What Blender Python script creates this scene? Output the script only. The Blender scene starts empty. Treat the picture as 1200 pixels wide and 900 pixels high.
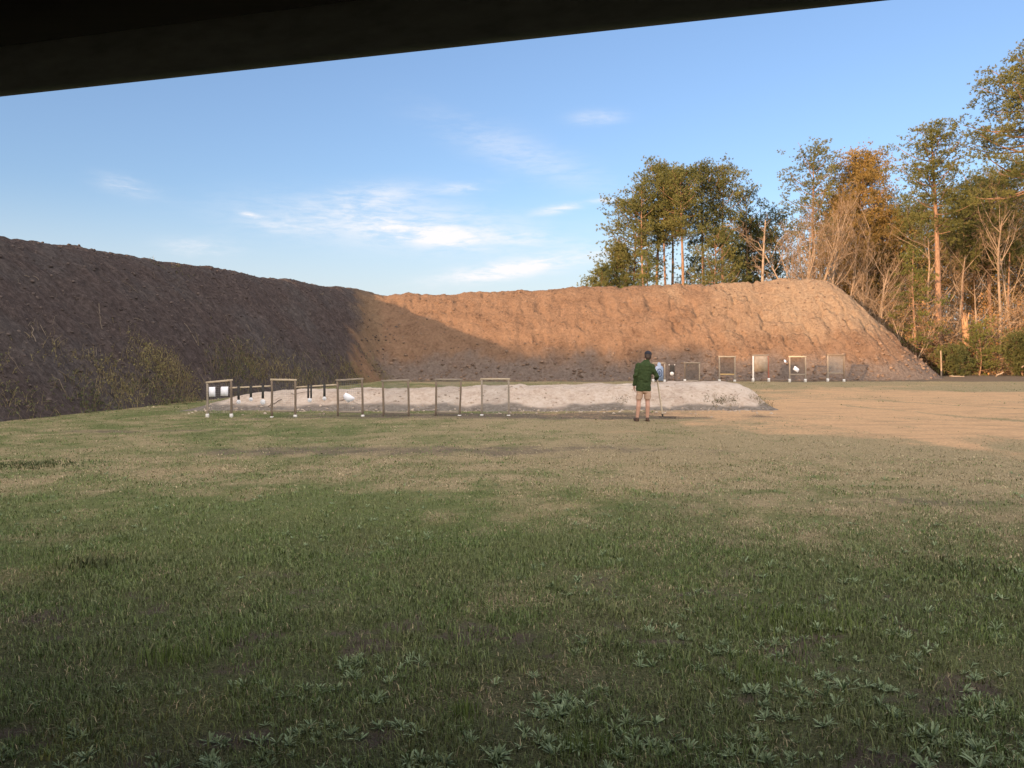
import bpy, math, random
import numpy as np

random.seed(11)
RNG = np.random.default_rng(11)
F, CH, HY = 940.0, 1.7, 411.0          # focal length (px of a 1200 px wide frame), eye height, horizon row
SUN_AZ, SUN_EL = math.radians(39.5), math.radians(8.0)   # heading the light travels to (right of +Y), elevation

scene = bpy.context.scene
COL = scene.collection


def P(px, py, d):
    return np.array([(px - 600) / F * d, d, CH + (HY - py) / F * d])


def G(px, py):
    return P(px, py, F * CH / (py - HY))


# ------------------------------------------------------------------ noise
def _perm(seed):
    r = np.random.default_rng(seed)
    return r.permutation(256), r.random(256)


_PC = {}


def vnoise(x, y, seed=0):
    if seed not in _PC:
        _PC[seed] = _perm(seed + 1000)
    p, v = _PC[seed]
    x = np.asarray(x, float); y = np.asarray(y, float)
    ix = np.floor(x).astype(int); iy = np.floor(y).astype(int)
    fx = x - ix; fy = y - iy
    fx = fx * fx * fx * (fx * (fx * 6 - 15) + 10); fy = fy * fy * fy * (fy * (fy * 6 - 15) + 10)

    def h(a, b):
        return v[p[(p[a & 255] + b) & 255]]
    return (h(ix, iy) * (1 - fx) + h(ix + 1, iy) * fx) * (1 - fy) + (h(ix, iy + 1) * (1 - fx) + h(ix + 1, iy + 1) * fx) * fy


def fbm(x, y, octv=4, seed=0, gain=.5):
    t = 0; a = 1; s = 0
    for i in range(octv):
        t = t + a * vnoise(x * 2.03 ** i + 17.3 * i, y * 2.03 ** i - 9.1 * i, seed + i)
        s += a; a *= gain
    return t / s          # 0..1


def sstep(a, b, x):
    t = np.clip((x - a) / (b - a), 0, 1)
    return t * t * (3 - 2 * t)


def smin(a, b, k):
    h = np.clip(.5 + .5 * (b - a) / k, 0, 1)
    return b * (1 - h) + a * h - k * h * (1 - h)


def smax(a, b, k):
    return -smin(-a, -b, k)


# ------------------------------------------------------------------ mesh building
class MB:
    def __init__(s):
        s.V = []; s.T = []; s.Q = []; s.A = []; s.n = 0

    def add(s, V, T=None, Q=None, tint=None):
        V = np.asarray(V, float).reshape(-1, 3)
        s.V.append(V)
        if T is not None and len(T): s.T.append(np.asarray(T, int).reshape(-1, 3) + s.n)
        if Q is not None and len(Q): s.Q.append(np.asarray(Q, int).reshape(-1, 4) + s.n)
        if tint is None: tint = .5
        s.A.append(np.broadcast_to(np.asarray(tint, float), (len(V),)).copy())
        s.n += len(V)

    def mesh(s, name, smooth=False, attrs=None):
        V = np.concatenate(s.V)
        T = np.concatenate(s.T) if s.T else np.zeros((0, 3), int)
        Q = np.concatenate(s.Q) if s.Q else np.zeros((0, 4), int)
        me = bpy.data.meshes.new(name)
        me.vertices.add(len(V)); me.vertices.foreach_set('co', V.astype(np.float32).ravel())
        me.loops.add(T.size + Q.size)
        me.loops.foreach_set('vertex_index', np.concatenate([T.ravel(), Q.ravel()]).astype(np.int32))
        me.polygons.add(len(T) + len(Q))
        st = np.concatenate([np.arange(len(T)) * 3, T.size + np.arange(len(Q)) * 4]).astype(np.int32)
        me.polygons.foreach_set('loop_start', st)
        if smooth:
            me.polygons.foreach_set('use_smooth', np.ones(len(st), bool))
        me.update(calc_edges=True)
        a = me.attributes.new('tint', 'FLOAT', 'POINT')
        a.data.foreach_set('value', np.concatenate(s.A).astype(np.float32))
        for k, v in (attrs or {}).items():
            a = me.attributes.new(k, 'FLOAT', 'POINT'); a.data.foreach_set('value', np.asarray(v, np.float32).ravel())
        return me

    def build(s, name, mat, parent=None, smooth=False, attrs=None):
        me = s.mesh(name, smooth, attrs)
        me.materials.append(mat)
        return link(name, me, parent)


def link(name, me, parent=None):
    o = bpy.data.objects.new(name, me)
    COL.objects.link(o)
    if parent is not None:
        o.parent = parent
        o.matrix_parent_inverse = parent.matrix_basis.inverted()   # the meshes are written in world coordinates
    return o


def tag(o, label=None, cat=None, group=None, kind=None):
    if label: o['label'] = label
    if cat: o['category'] = cat
    if group: o['group'] = group
    if kind: o['kind'] = kind
    return o


def thing(name, label, cat, loc, group=None):
    o = bpy.data.objects.new(name, None)
    o.empty_display_size = .2
    COL.objects.link(o); o.location = [float(c) for c in loc]
    return tag(o, label, cat, group)


def unit(v):
    v = np.asarray(v, float)
    return v / np.maximum(np.linalg.norm(v, axis=-1, keepdims=True), 1e-9)


def tubes(mb, pts, rad, sides=5, tint=.5):
    """pts (T,n,3), rad (T,n): one tapered tube per row."""
    pts = np.asarray(pts, float); rad = np.asarray(rad, float)
    if pts.ndim == 2: pts = pts[None]; rad = rad[None]
    T, n, _ = pts.shape
    tan = unit(np.gradient(pts, axis=1))
    ref = np.where(np.abs(tan[:, :1, 2:3]) > .8, np.array([1., 0, 0]), np.array([0, 0, 1.]))
    u = unit(np.cross(tan, np.broadcast_to(ref, tan.shape))); w = np.cross(tan, u)
    a = np.arange(sides) / sides * 2 * math.pi
    V = pts[:, :, None] + rad[:, :, None, None] * (u[:, :, None] * np.cos(a)[:, None] + w[:, :, None] * np.sin(a)[:, None])
    i = np.arange(n - 1)[:, None]; j = np.arange(sides)[None]; j2 = (j + 1) % sides
    q = np.stack(np.broadcast_arrays(i * sides + j, i * sides + j2, (i + 1) * sides + j2, (i + 1) * sides + j), -1).reshape(-1, 4)
    Q = (q[None] + (np.arange(T) * n * sides)[:, None, None]).reshape(-1, 4)
    t = np.asarray(tint, float)
    if t.ndim == 1: t = np.repeat(t, n * sides)
    mb.add(V.reshape(-1, 3), None, Q, t)


def bar(mb, p0, p1, w, t, side=(1, 0, 0), ch=.006, tint=.5, seg=4, wob=0.0):
    """A sawn timber with chamfered edges, closed ends, very slightly bowed."""
    p0 = np.asarray(p0, float); p1 = np.asarray(p1, float)
    ax = unit(p1 - p0); sd = np.asarray(side, float)
    sd = unit(sd - ax * sd.dot(ax)); up = np.cross(ax, sd)
    a, b = w / 2, t / 2; ch = min(ch, a * .6, b * .6)
    prof = [(a, b - ch), (a - ch, b), (-a + ch, b), (-a, b - ch), (-a, -b + ch), (-a + ch, -b), (a - ch, -b), (a, -b + ch)]
    V = []
    for k in range(seg + 1):
        f = k / seg
        c = p0 + (p1 - p0) * f + sd * wob * math.sin(math.pi * f)
        for (x, y) in prof: V.append(c + sd * x + up * y)
    Q = [[k * 8 + j, k * 8 + (j + 1) % 8, (k + 1) * 8 + (j + 1) % 8, (k + 1) * 8 + j] for k in range(seg) for j in range(8)]
    n = len(V); V += [p0, p1]
    T = [[n, (j + 1) % 8, j] for j in range(8)] + [[n + 1, seg * 8 + j, seg * 8 + (j + 1) % 8] for j in range(8)]
    mb.add(V, T, Q, tint)


def loft(mb, rings, n=20, tint=.5, rot=0.0):
    """rings: (cx,cy,cz,rx,ry) stacked; closed ends."""
    V = []; a = np.arange(n) / n * 2 * math.pi
    c, s = math.cos(rot), math.sin(rot)
    for (cx, cy, cz, rx, ry) in rings:
        x = rx * np.cos(a); y = ry * np.sin(a)
        V.append(np.stack([cx + x * c - y * s, cy + x * s + y * c, np.full(n, cz)], 1))
    m = len(rings); V = np.concatenate(V)
    Q = [[k * n + j, k * n + (j + 1) % n, (k + 1) * n + (j + 1) % n, (k + 1) * n + j] for k in range(m - 1) for j in range(n)]
    V = np.concatenate([V, [rings[0][:3]], [rings[-1][:3]]])
    T = [[m * n, (j + 1) % n, j] for j in range(n)] + [[m * n + 1, (m - 1) * n + j, (m - 1) * n + (j + 1) % n] for j in range(n)]
    mb.add(V, T, Q, tint)


def ell(mb, c, r, nu=16, nv=10, rotx=0.0, rotz=0.0, tint=.5):
    V = []
    for i in range(1, nv):
        th = math.pi * i / nv
        for j in range(nu):
            ph = 2 * math.pi * j / nu
            V.append((r[0] * math.sin(th) * math.cos(ph), r[1] * math.sin(th) * math.sin(ph), r[2] * math.cos(th)))
    V += [(0, 0, r[2]), (0, 0, -r[2])]
    V = np.array(V)
    cx, sx = math.cos(rotx), math.sin(rotx); cz, sz = math.cos(rotz), math.sin(rotz)
    V = V @ np.array([[1, 0, 0], [0, cx, -sx], [0, sx, cx]]).T @ np.array([[cz, -sz, 0], [sz, cz, 0], [0, 0, 1]]).T + np.array(c)
    Q = [[i * nu + j, (i + 1) * nu + j, (i + 1) * nu + (j + 1) % nu, i * nu + (j + 1) % nu] for i in range(nv - 2) for j in range(nu)]
    k = (nv - 1) * nu
    T = [[k, j, (j + 1) % nu] for j in range(nu)] + [[k + 1, (nv - 2) * nu + (j + 1) % nu, (nv - 2) * nu + j] for j in range(nu)]
    mb.add(V, T, Q, tint)


def cap(mb, p0, p1, r0, r1, n=14):
    """tapered capsule (closed)"""
    p0 = np.asarray(p0, float); p1 = np.asarray(p1, float)
    ax = unit(p1 - p0)
    ref = np.array([1., 0, 0]) if abs(ax[2]) > .8 else np.array([0, 0, 1.])
    u = unit(np.cross(ax, ref)); w = np.cross(ax, u)
    rings = []
    for k in range(1, 6):
        t = math.pi / 2 * k / 5; rings.append((p0 - ax * r0 * math.cos(t), r0 * math.sin(t)))
    for k in range(0, 5):
        t = math.pi / 2 * k / 5; rings.append((p1 + ax * r1 * math.sin(t), r1 * math.cos(t)))
    a = np.arange(n) / n * 2 * math.pi; V = []
    for c, r in rings: V.append(c + r * (np.cos(a)[:, None] * u + np.sin(a)[:, None] * w))
    m = len(rings); V = np.concatenate(V + [[p0 - ax * r0], [p1 + ax * r1]])
    Q = [[k * n + j, k * n + (j + 1) % n, (k + 1) * n + (j + 1) % n, (k + 1) * n + j] for k in range(m - 1) for j in range(n)]
    T = [[m * n, (j + 1) % n, j] for j in range(n)] + [[m * n + 1, (m - 1) * n + j, (m - 1) * n + (j + 1) % n] for j in range(n)]
    mb.add(V, T, Q)


def fuse(mb, name, mat, parent, voxel, smooth_it=4, noise=0.0, seed=0):
    """Union of closed shapes into one continuous skin."""
    me = mb.mesh(name); o = bpy.data.objects.new(name, me); COL.objects.link(o)
    m = o.modifiers.new('r', 'REMESH'); m.mode = 'VOXEL'; m.voxel_size = voxel
    s = o.modifiers.new('s', 'SMOOTH'); s.iterations = smooth_it; s.factor = .5
    dg = bpy.context.evaluated_depsgraph_get(); dg.update()
    me2 = bpy.data.meshes.new_from_object(o.evaluated_get(dg))
    bpy.data.objects.remove(o); bpy.data.meshes.remove(me)
    me2.name = name; me2.materials.clear(); me2.materials.append(mat)
    n = len(me2.vertices)
    if noise:
        co = np.empty(n * 3, np.float32); me2.vertices.foreach_get('co', co); co = co.reshape(-1, 3)
        no = np.empty(n * 3, np.float32); me2.vertices.foreach_get('normal', no); no = no.reshape(-1, 3)
        f = fbm(co[:, 0] * 9 + co[:, 1] * 5, co[:, 2] * 14 + co[:, 1] * 6, 3, seed) - .5
        co += no * (f * noise)[:, None]
        me2.vertices.foreach_set('co', co.ravel())
    me2.polygons.foreach_set('use_smooth', np.ones(len(me2.polygons), bool)); me2.update()
    return link(name, me2, parent)


# ------------------------------------------------------------------ materials
class NT:
    def __init__(s, tree): s.t = tree; s.l = tree.links

    def n(s, typ, **kw):
        nd = s.t.nodes.new(typ)
        for k, v in kw.items():
            if k.startswith('_'): setattr(nd, k[1:], v)
        return nd

    def link(s, a, b): s.l.new(a, b)

    def math(s, op, a, b=None, c=None, clamp=False):
        nd = s.t.nodes.new('ShaderNodeMath'); nd.operation = op; nd.use_clamp = clamp
        for i, v in enumerate((a, b, c)):
            if v is None: continue
            if isinstance(v, (int, float)): nd.inputs[i].default_value = v
            else: s.l.new(v, nd.inputs[i])
        return nd.outputs[0]

    def noise(s, vec, scale, detail=4, rough=.55, dist=0.0):
        nd = s.t.nodes.new('ShaderNodeTexNoise')
        nd.inputs['Scale'].default_value = scale; nd.inputs['Detail'].default_value = detail
        nd.inputs['Roughness'].default_value = rough; nd.inputs['Distortion'].default_value = dist
        if vec is not None: s.l.new(vec, nd.inputs['Vector'])
        return nd.outputs['Fac']

    def ramp(s, fac, stops):
        nd = s.t.nodes.new('ShaderNodeValToRGB'); e = nd.color_ramp.elements
        while len(e) < len(stops): e.new(.5)
        for el, (p, c) in zip(e, stops): el.position = p; el.color = (*c, 1)
        s.l.new(fac, nd.inputs[0]); return nd.outputs[0]

    def mapr(s, v, a, b, c=0., d=1.):
        nd = s.t.nodes.new('ShaderNodeMapRange'); nd.clamp = True; nd.interpolation_type = 'SMOOTHSTEP'
        s.l.new(v, nd.inputs[0])
        for i, x in enumerate((a, b, c, d)): nd.inputs[i + 1].default_value = x
        return nd.outputs[0]

    def mix(s, fac, a, b, mode='MIX'):
        nd = s.t.nodes.new('ShaderNodeMix'); nd.data_type = 'RGBA'; nd.blend_type = mode
        for sock, v in ((nd.inputs[0], fac), (nd.inputs[6], a), (nd.inputs[7], b)):
            if isinstance(v, (int, float)): sock.default_value = v
            elif isinstance(v, tuple): sock.default_value = (*v, 1)
            else: s.l.new(v, sock)
        return nd.outputs[2]

    def attr(s, name):
        nd = s.t.nodes.new('ShaderNodeAttribute'); nd.attribute_name = name; return nd.outputs['Fac']

    def pos(s):
        return s.t.nodes.new('ShaderNodeNewGeometry').outputs['Position']

    def scaled(s, vec, sc):
        nd = s.t.nodes.new('ShaderNodeVectorMath'); nd.operation = 'MULTIPLY'
        s.l.new(vec, nd.inputs[0]); nd.inputs[1].default_value = sc; return nd.outputs[0]


def material(name, fn, rough=.9, spec=.2):
    m = bpy.data.materials.new(name); m.use_nodes = True
    nt = NT(m.node_tree); b = m.node_tree.nodes['Principled BSDF']
    b.inputs['Roughness'].default_value = rough
    b.inputs['Specular IOR Level'].default_value = spec
    r = fn(nt, b)
    if isinstance(r, tuple) and len(r) == 2 and not isinstance(r[0], float):
        colr, h = r
    else:
        colr, h = r, None
    if isinstance(colr, tuple): b.inputs['Base Color'].default_value = (*colr, 1)
    else: nt.link(colr, b.inputs['Base Color'])
    if h is not None:
        bp = nt.n('ShaderNodeBump'); bp.inputs['Strength'].default_value = h[1]; bp.inputs['Distance'].default_value = h[2]
        nt.link(h[0], bp.inputs['Height']); nt.link(bp.outputs[0], b.inputs['Normal'])
    return m


def tinted(name, c0, c1, rough=.85, spec=.15, trans=0.0, nscale=.6, namp=.35):
    """colour runs c0..c1 over the per-piece tint, varied again in the object's space"""
    def f(nt, b):
        v = nt.noise(nt.pos(), nscale, 3)
        t = nt.math('ADD', nt.math('MULTIPLY', nt.attr('tint'), 1 - namp), nt.math('MULTIPLY', nt.mapr(v, .3, .7), namp))
        return nt.ramp(t, [(0, c0), (1, c1)])
    m = material(name, f, rough, spec)
    if trans:
        nt = NT(m.node_tree); out = m.node_tree.nodes['Material Output']; b = m.node_tree.nodes['Principled BSDF']
        tr = nt.n('ShaderNodeBsdfTranslucent'); mx = nt.n('ShaderNodeMixShader'); mx.inputs[0].default_value = trans
        nt.link(b.inputs['Base Color'].links[0].from_socket, tr.inputs[0])
        nt.link(b.outputs[0], mx.inputs[1]); nt.link(tr.outputs[0], mx.inputs[2]); nt.link(mx.outputs[0], out.inputs[0])
    return m


def grainy(name, c0, c1, scale=20, stretch=(1, 1, 1), rough=.85, spec=.2, bump=.3, bd=.004):
    def f(nt, b):
        v = nt.noise(nt.scaled(nt.pos(), stretch), scale, 5, .6)
        return nt.ramp(v, [(.3, c0), (.7, c1)]), (v, bump, bd)
    return material(name, f, rough, spec)


M = {}
M['wood_grey'] = grainy('weathered_wood', (.10, .075, .055), (.25, .19, .135), 30, (3, 3, .25))
M['wood_pale'] = grainy('pale_wood', (.36, .28, .19), (.55, .45, .32), 30, (.3, 3, 3))
M['wood_mid'] = grainy('greyed_wood', (.19, .155, .12), (.35, .29, .22), 30, (.3, 3, 3))
M['wood_yellow'] = grainy('yellow_wood', (.42, .28, .12), (.55, .38, .18), 30, (.3, 3, 3))
M['wood_red'] = grainy('red_wood', (.26, .09, .06), (.36, .14, .09), 30, (3, 3, .3))
M['wood_white'] = grainy('white_painted_wood', (.6, .57, .52), (.75, .72, .68), 20)
M['handle_wood'] = grainy('ash_handle', (.50, .40, .28), (.66, .55, .40), 30, (3, 3, .3), .55, .35)
M['plastic'] = grainy('white_plastic', (.66, .62, .56), (.82, .79, .75), 14, rough=.5, spec=.4, bump=.05)
M['paper'] = grainy('white_paper', (.78, .77, .80), (.86, .85, .87), 9, rough=.8, bump=.15)
M['cardboard'] = grainy('tan_cardboard', (.31, .225, .15), (.46, .355, .26), 6, bump=.1)
M['bluepaper'] = grainy('blue_target_paper', (.20, .27, .40), (.36, .44, .58), 7, bump=.1)
M['bluedark'] = grainy('dark_blue_print', (.07, .10, .17), (.12, .16, .25), 8, bump=.1)
M['wire'] = material('galvanised_wire', lambda nt, b: nt.ramp(nt.noise(nt.pos(), 6), [(.3, (.20, .20, .19)), (.7, (.30, .30, .28))]), .6, .3)
M['wire_dark'] = material('rusty_wire', lambda nt, b: nt.ramp(nt.noise(nt.pos(), 6), [(.3, (.08, .07, .06)), (.7, (.14, .125, .11))]), .7, .3)
M['rubber'] = grainy('black_rubber', (.03, .028, .026), (.06, .055, .05), 25, rough=.75, bump=.1)
M['steelwhite'] = grainy('white_painted_steel', (.40, .40, .42), (.80, .80, .80), 28, rough=.5, spec=.4, bump=.05)
M['iron'] = grainy('dark_iron', (.03, .027, .025), (.08, .065, .055), 30, rough=.6, spec=.4, bump=.1)
M['roofdark'] = grainy('backlit_boards', (.0045, .004, .004), (.010, .008, .0075), 10, (.4, 3, 3), .9, .1, .2)  # near-black base colour holds the backlit shade under the roof
M['beamdark'] = grainy('dark_stained_beam', (.22, .215, .21), (.32, .315, .305), 10, (.4, 3, 3), .9, .1, .2)

# ------------------------------------------------------------------ terrain functions
def ground_z(x, y):
    r = np.hypot(x, y)
    n = (fbm(x * .45, y * .45, 3, 3) - .5) * .07 + (fbm(x * 2.6, y * 2.6, 3, 8) - .5) * .035
    return n * (1 - sstep(60, 120, r))


def el_mask(x, y, px, py, rx, ry, soft=.5, n=1.0, seed=0, rot=0.):
    """1 inside a ragged ellipse centred where the photo's ground pixel (px,py) lies; rx, ry in metres."""
    c = G(px, py); dx = x - c[0]; dy = y - c[1]
    cs, sn = math.cos(rot), math.sin(rot)
    u = (dx * cs + dy * sn) / rx; v = (-dx * sn + dy * cs) / ry
    e = np.hypot(u, v) + (fbm(x * .9, y * .9, 4, 40 + seed) - .5) * n
    return 1 - sstep(1 - soft, 1 + soft, e)


def ground_masks(x, y):
    """green 0..1, sand 0..1, bare dirt 0..1"""
    big = fbm(x * .22, y * .35, 4, 21); mid = fbm(x * .9, y * .9, 4, 31); sm = fbm(x * 2.6, y * 2.6, 3, 37)
    g = .46 + (big - .5) * .45 + (mid - .5) * .5 + (sm - .5) * .9
    px = x / np.maximum(y, .5)
    g = g - .34 * sstep(-.30, .40, px) * sstep(5.0, 10.5, y) + .12 * sstep(.1, -.4, px)
    g = g + .42 * (1 - sstep(4.5, 10.5, y))
    g = g - .12 * sstep(7.0, 14, y + (fbm(x * .4, y * .5, 3, 29) - .5) * 5) * (1 - sstep(16, 21, y))
    g = g + .22 * el_mask(x, y, 240, 508, 7, 2.2, .9, .9, 1) + .24 * el_mask(x, y, 850, 585, 3.5, .7, .9, 1.2, 2)
    g = g + .22 * el_mask(x, y, 170, 612, 3.4, 1.6, .9, 1.2, 3)
    g = np.clip(g, 0, 1)
    sand = np.maximum.reduce([el_mask(x, y, 1040, 478, 9.0, 4.2, .75, 1.1, 4) * .95, el_mask(x, y, 1170, 498, 6., 3.4, .9, 1.2, 5) * .85,
                              el_mask(x, y, 900, 476, 4.0, 2.3, .9, 1., 6) * .6, el_mask(x, y, 1150, 462, 9, 7, .7, .9, 9) * .75])
    for q_, (ax_, ay_, bx_, by_) in enumerate(((985, 474, 1290, 500), (1000, 466, 1290, 486), (960, 484, 1200, 520), (930, 492, 1230, 552))):
        A_ = G(ax_, ay_); B_ = G(bx_, by_); dd_ = B_ - A_; L_ = math.hypot(dd_[0], dd_[1])
        ux_, uy_ = dd_[0] / L_, dd_[1] / L_
        al = (x - A_[0]) * ux_ + (y - A_[1]) * uy_; ac = -(x - A_[0]) * uy_ + (y - A_[1]) * ux_ + .35 * np.sin(al * .4 + q_) + (fbm(x * .8, y * .8, 3, 60 + q_) - .5) * .5
        sand = sand * (1 - (.65 if q_ < 2 else .3) * np.exp(-(ac / .22) ** 2) * (al > 0) * (al < L_)) + (.35 * np.exp(-((ac - .5) / .35) ** 2) * (al > 0) * (al < L_) if q_ > 1 else 0)
    sand = sand * (1 - .8 * el_mask(x, y, 1180, 456, 6, 2.4, .5, .6, 10))
    dirt = np.maximum.reduce([el_mask(x, y, 480, 528, 4.6, .75, .8, 1.6, 11, .05) * .62, el_mask(x, y, 700, 487, 9, 1.0, .5, .8, 12) * .8,
                              el_mask(x, y, 640, 530, 5.5, .8, .8, 1.7, 14) * .45, el_mask(x, y, 170, 505, 2.6, .35, .6, 1.3, 13) * .55,
                              el_mask(x, y, 520, 490, 5.5, .45, .5, .8, 16) * .6, el_mask(x, y, 1130, 590, 3.2, .28, .8, 1.4, 17) * .5,
                              sstep(42.5, 45, y) * (1 - sstep(62, 66, y)) * sstep(-14, -6, x) * .85])
    bare = sstep(.57, .72, fbm(x * 3.4, y * 3.4, 4, 55)) * (1 - sstep(4.5, 8.5, y)) * .75
    dirt = np.maximum(dirt, bare)
    return np.clip(g, 0, 1), np.clip(sand, 0, 1), np.clip(dirt, 0, 1)


def left_parts(X, Y):
    xc = -17.3 + (Y - 27.1) * .279
    xt = -12.0 + (Y - 19.0) * .19
    t = (xt - X) / (xt - xc)
    return xc, xt, t


def back_h(X):
    return np.interp(X, [-30, -9.5, -4, 1.1, 5.6, 14, 17, 19.5, 20.8], [5.55, 5.5, 5.5, 5.75, 6.0, 6.3, 6.45, 6.6, 6.5])


def berm(X, Y):
    xc, xt, t = left_parts(X, Y)
    front = 5.75 * t - .35 * (1 - sstep(0, .5, t)) + .25 * np.sin(np.clip(t, 0, 1) * math.pi)
    hl = smin(smin(front, np.full_like(X, 5.62) + (fbm(Y * .35, X * .2, 3, 5) - .5) * .22, .8), 5.6 - (xc - 1.4 - X) * .7, .8) + .12
    yc = 53.0; dx = np.maximum(0, X - 20.6)
    dist = np.hypot(dx, Y - yc)
    Hc = back_h(X)
    crest = Hc + .1 + (fbm(X * .45, Y * .3, 3, 6) - .5) * .45
    hb = smin(Hc * (1.03 - dist / 6.7) + .35 * np.sin(np.clip(1 - dist / 6.7, 0, 1) * math.pi) * (1 - sstep(0, 3, dx)), crest, .6)
    h = smax(hl, hb, .7)
    on = sstep(0.0, .8, h)
    wl = sstep(-.4, .4, hl - hb)
    # fall-line streaks and clods
    s1 = fbm(Y * 2.1 + X * .25, (X - xc) * .55, 4, 61) - .5
    s2 = fbm(X * 1.7, (Y - yc) * .55, 4, 71) - .5
    cl = np.abs(fbm(X * 2.2, Y * 2.2, 4, 81) - .5) * 2
    cl2 = np.abs(fbm(X * 4.6, Y * 4.6, 3, 85) - .5) * 2
    lump = fbm(X * .55, Y * .55, 3, 91) - .5
    nz = wl * (s1 * .34 - cl * .16 - cl2 * .11) + (1 - wl) * (s2 * .30 - cl * .20 - cl2 * .12) + lump * (.30 + .1 * wl)
    crestfade = .55 + .45 * sstep(5.6, 4.6, h)
    sc = np.abs(fbm(X * .75 + 4, (Y + h * .4) * .75, 3, 131) - .5) * 2
    rightw = sstep(6, 13, X) * sstep(1.2, 3.0, h)
    nz = nz - (1 - wl) * (.16 + .34 * rightw) * sstep(.22, .0, sc) * .55 + (1 - wl) * rightw * (fbm(X * .9, Y * .9, 3, 137) - .5) * .34
    nz = nz + (1 - wl) * .05 * np.sin(np.clip((h - 1.6) / .5, -1, 1) * math.pi) * sstep(3, 9, X)
    return h + nz * on * crestfade, wl, on, h


def mound(X, Y):
    H = np.interp(X, [-9.7, -9.0, -7.9, -6, -2, 2, 5, 6.8, 7.3, 7.8], [-.12, .14, .38, .50, .58, .63, .69, .70, .48, -.12])
    yc = 24.7 + .05 * X * .3
    v = (Y - yc); w = np.where(v < 0, 2.2, 2.6)
    q = np.clip(np.abs(v) / w, 0, 1.2)
    h = H * (1 - sstep(.22, 1.0, q)) - .12 * sstep(.85, 1.15, q)
    n = (fbm(X * 1.1, Y * 1.1, 4, 101) - .5) * .16 + (fbm(X * 3.6, Y * 3.6, 4, 104) - .5) * .10
    return h + n * sstep(0, .25, h)


def grid_mesh(X, Y, Z, keep=None):
    ny, nx = X.shape
    mb = MB(); idx = np.arange(nx * ny).reshape(ny, nx)
    q = np.stack([idx[:-1, :-1], idx[:-1, 1:], idx[1:, 1:], idx[1:, :-1]], -1).reshape(-1, 4)
    V = np.stack([X, Y, Z], -1).reshape(-1, 3)
    sel = np.arange(len(V))
    if keep is not None:
        k = keep.ravel(); q = q[k[q].any(1)]
        used = np.zeros(len(V), bool); used[q.ravel()] = True
        remap = np.cumsum(used) - 1; q = remap[q]; sel = np.nonzero(used)[0]; V = V[sel]
    mb.add(V, None, q)
    return mb, sel


# ------------------------------------------------------------------ ground
xs = np.concatenate([-np.geomspace(32, 900, 22)[::-1], np.arange(-31.8, 31.8, .16), np.geomspace(32, 900, 22)])
ys = np.concatenate([-np.geomspace(3, 500, 20)[::-1], np.arange(-2.8, 14, .11), np.arange(14, 58, .2), np.geomspace(58.3, 1200, 24)])
X, Y = np.meshgrid(xs, ys)
mb, sel = grid_mesh(X, Y, ground_z(X, Y))
gm, sm_, dm = ground_masks(X, Y)
near_shade_mask = 1 - sstep(2.5, 10.5, Y + (fbm(X * .7, Y * .7, 3, 88) - .5) * 3)  # nearest turf and soil painted darker, standing in for the roof's shade


def ground_shader(nt, b):
    p = nt.pos()
    n1 = nt.noise(p, 2.2, 5, .65); n2 = nt.noise(p, 14, 4, .7); n3 = nt.noise(p, 70, 3, .7)
    straw = nt.ramp(n3, [(.32, (.155, .117, .066)), (.5, (.32, .247, .135)), (.7, (.48, .375, .22))])
    green = nt.ramp(n3, [(.32, (.058, .068, .024)), (.5, (.125, .142, .050)), (.7, (.20, .215, .085))])
    dirt = nt.ramp(n2, [(.3, (.085, .064, .046)), (.7, (.20, .155, .110))])
    sand = nt.ramp(n2, [(.3, (.45, .27, .14)), (.7, (.68, .43, .24))])
    jit = nt.math('ADD', nt.math('MULTIPLY', nt.math('SUBTRACT', n1, .5), .7), nt.math('MULTIPLY', nt.math('SUBTRACT', n2, .5), .9))
    g = nt.mapr(nt.math('ADD', nt.attr('green'), jit), .1, .95)
    c = nt.mix(g, straw, green)
    near_shade = nt.ramp(n3, [(.3, (.022, .021, .013)), (.7, (.090, .084, .048))])
    c = nt.mix(nt.math('MULTIPLY', nt.attr('near_shade'), .8), c, near_shade)
    dirt = nt.mix(nt.math('MULTIPLY', nt.attr('near_shade'), .7), dirt, (.040, .032, .026))
    d = nt.mapr(nt.math('ADD', nt.attr('dirt'), jit), .35, .75)
    c = nt.mix(d, c, dirt)
    n4 = nt.noise(nt.scaled(p, (.35, 1.6, 1)), 1.4, 5, .7)
    sand = nt.mix(nt.mapr(n4, .45, .70, 0., .75), sand, (.33, .225, .13))
    s = nt.mapr(nt.math('ADD', nt.attr('sand'), nt.math('ADD', jit, nt.math('MULTIPLY', nt.math('SUBTRACT', n4, .5), .8))), .2, .7)
    c = nt.mix(s, c, sand)
    h = nt.math('ADD', n3, nt.math('MULTIPLY', n2, 1.5))
    return c, (h, .7, .03)


M['ground'] = material('turf_and_dirt', ground_shader, .95, .1)
g = mb.build('ground', M['ground'], None, True, {'green': gm, 'sand': sm_, 'dirt': dm, 'near_shade': near_shade_mask})
tag(g, 'flat mown range field of worn grass with sandy and bare dirt patches', 'ground', None, 'structure')

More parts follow.
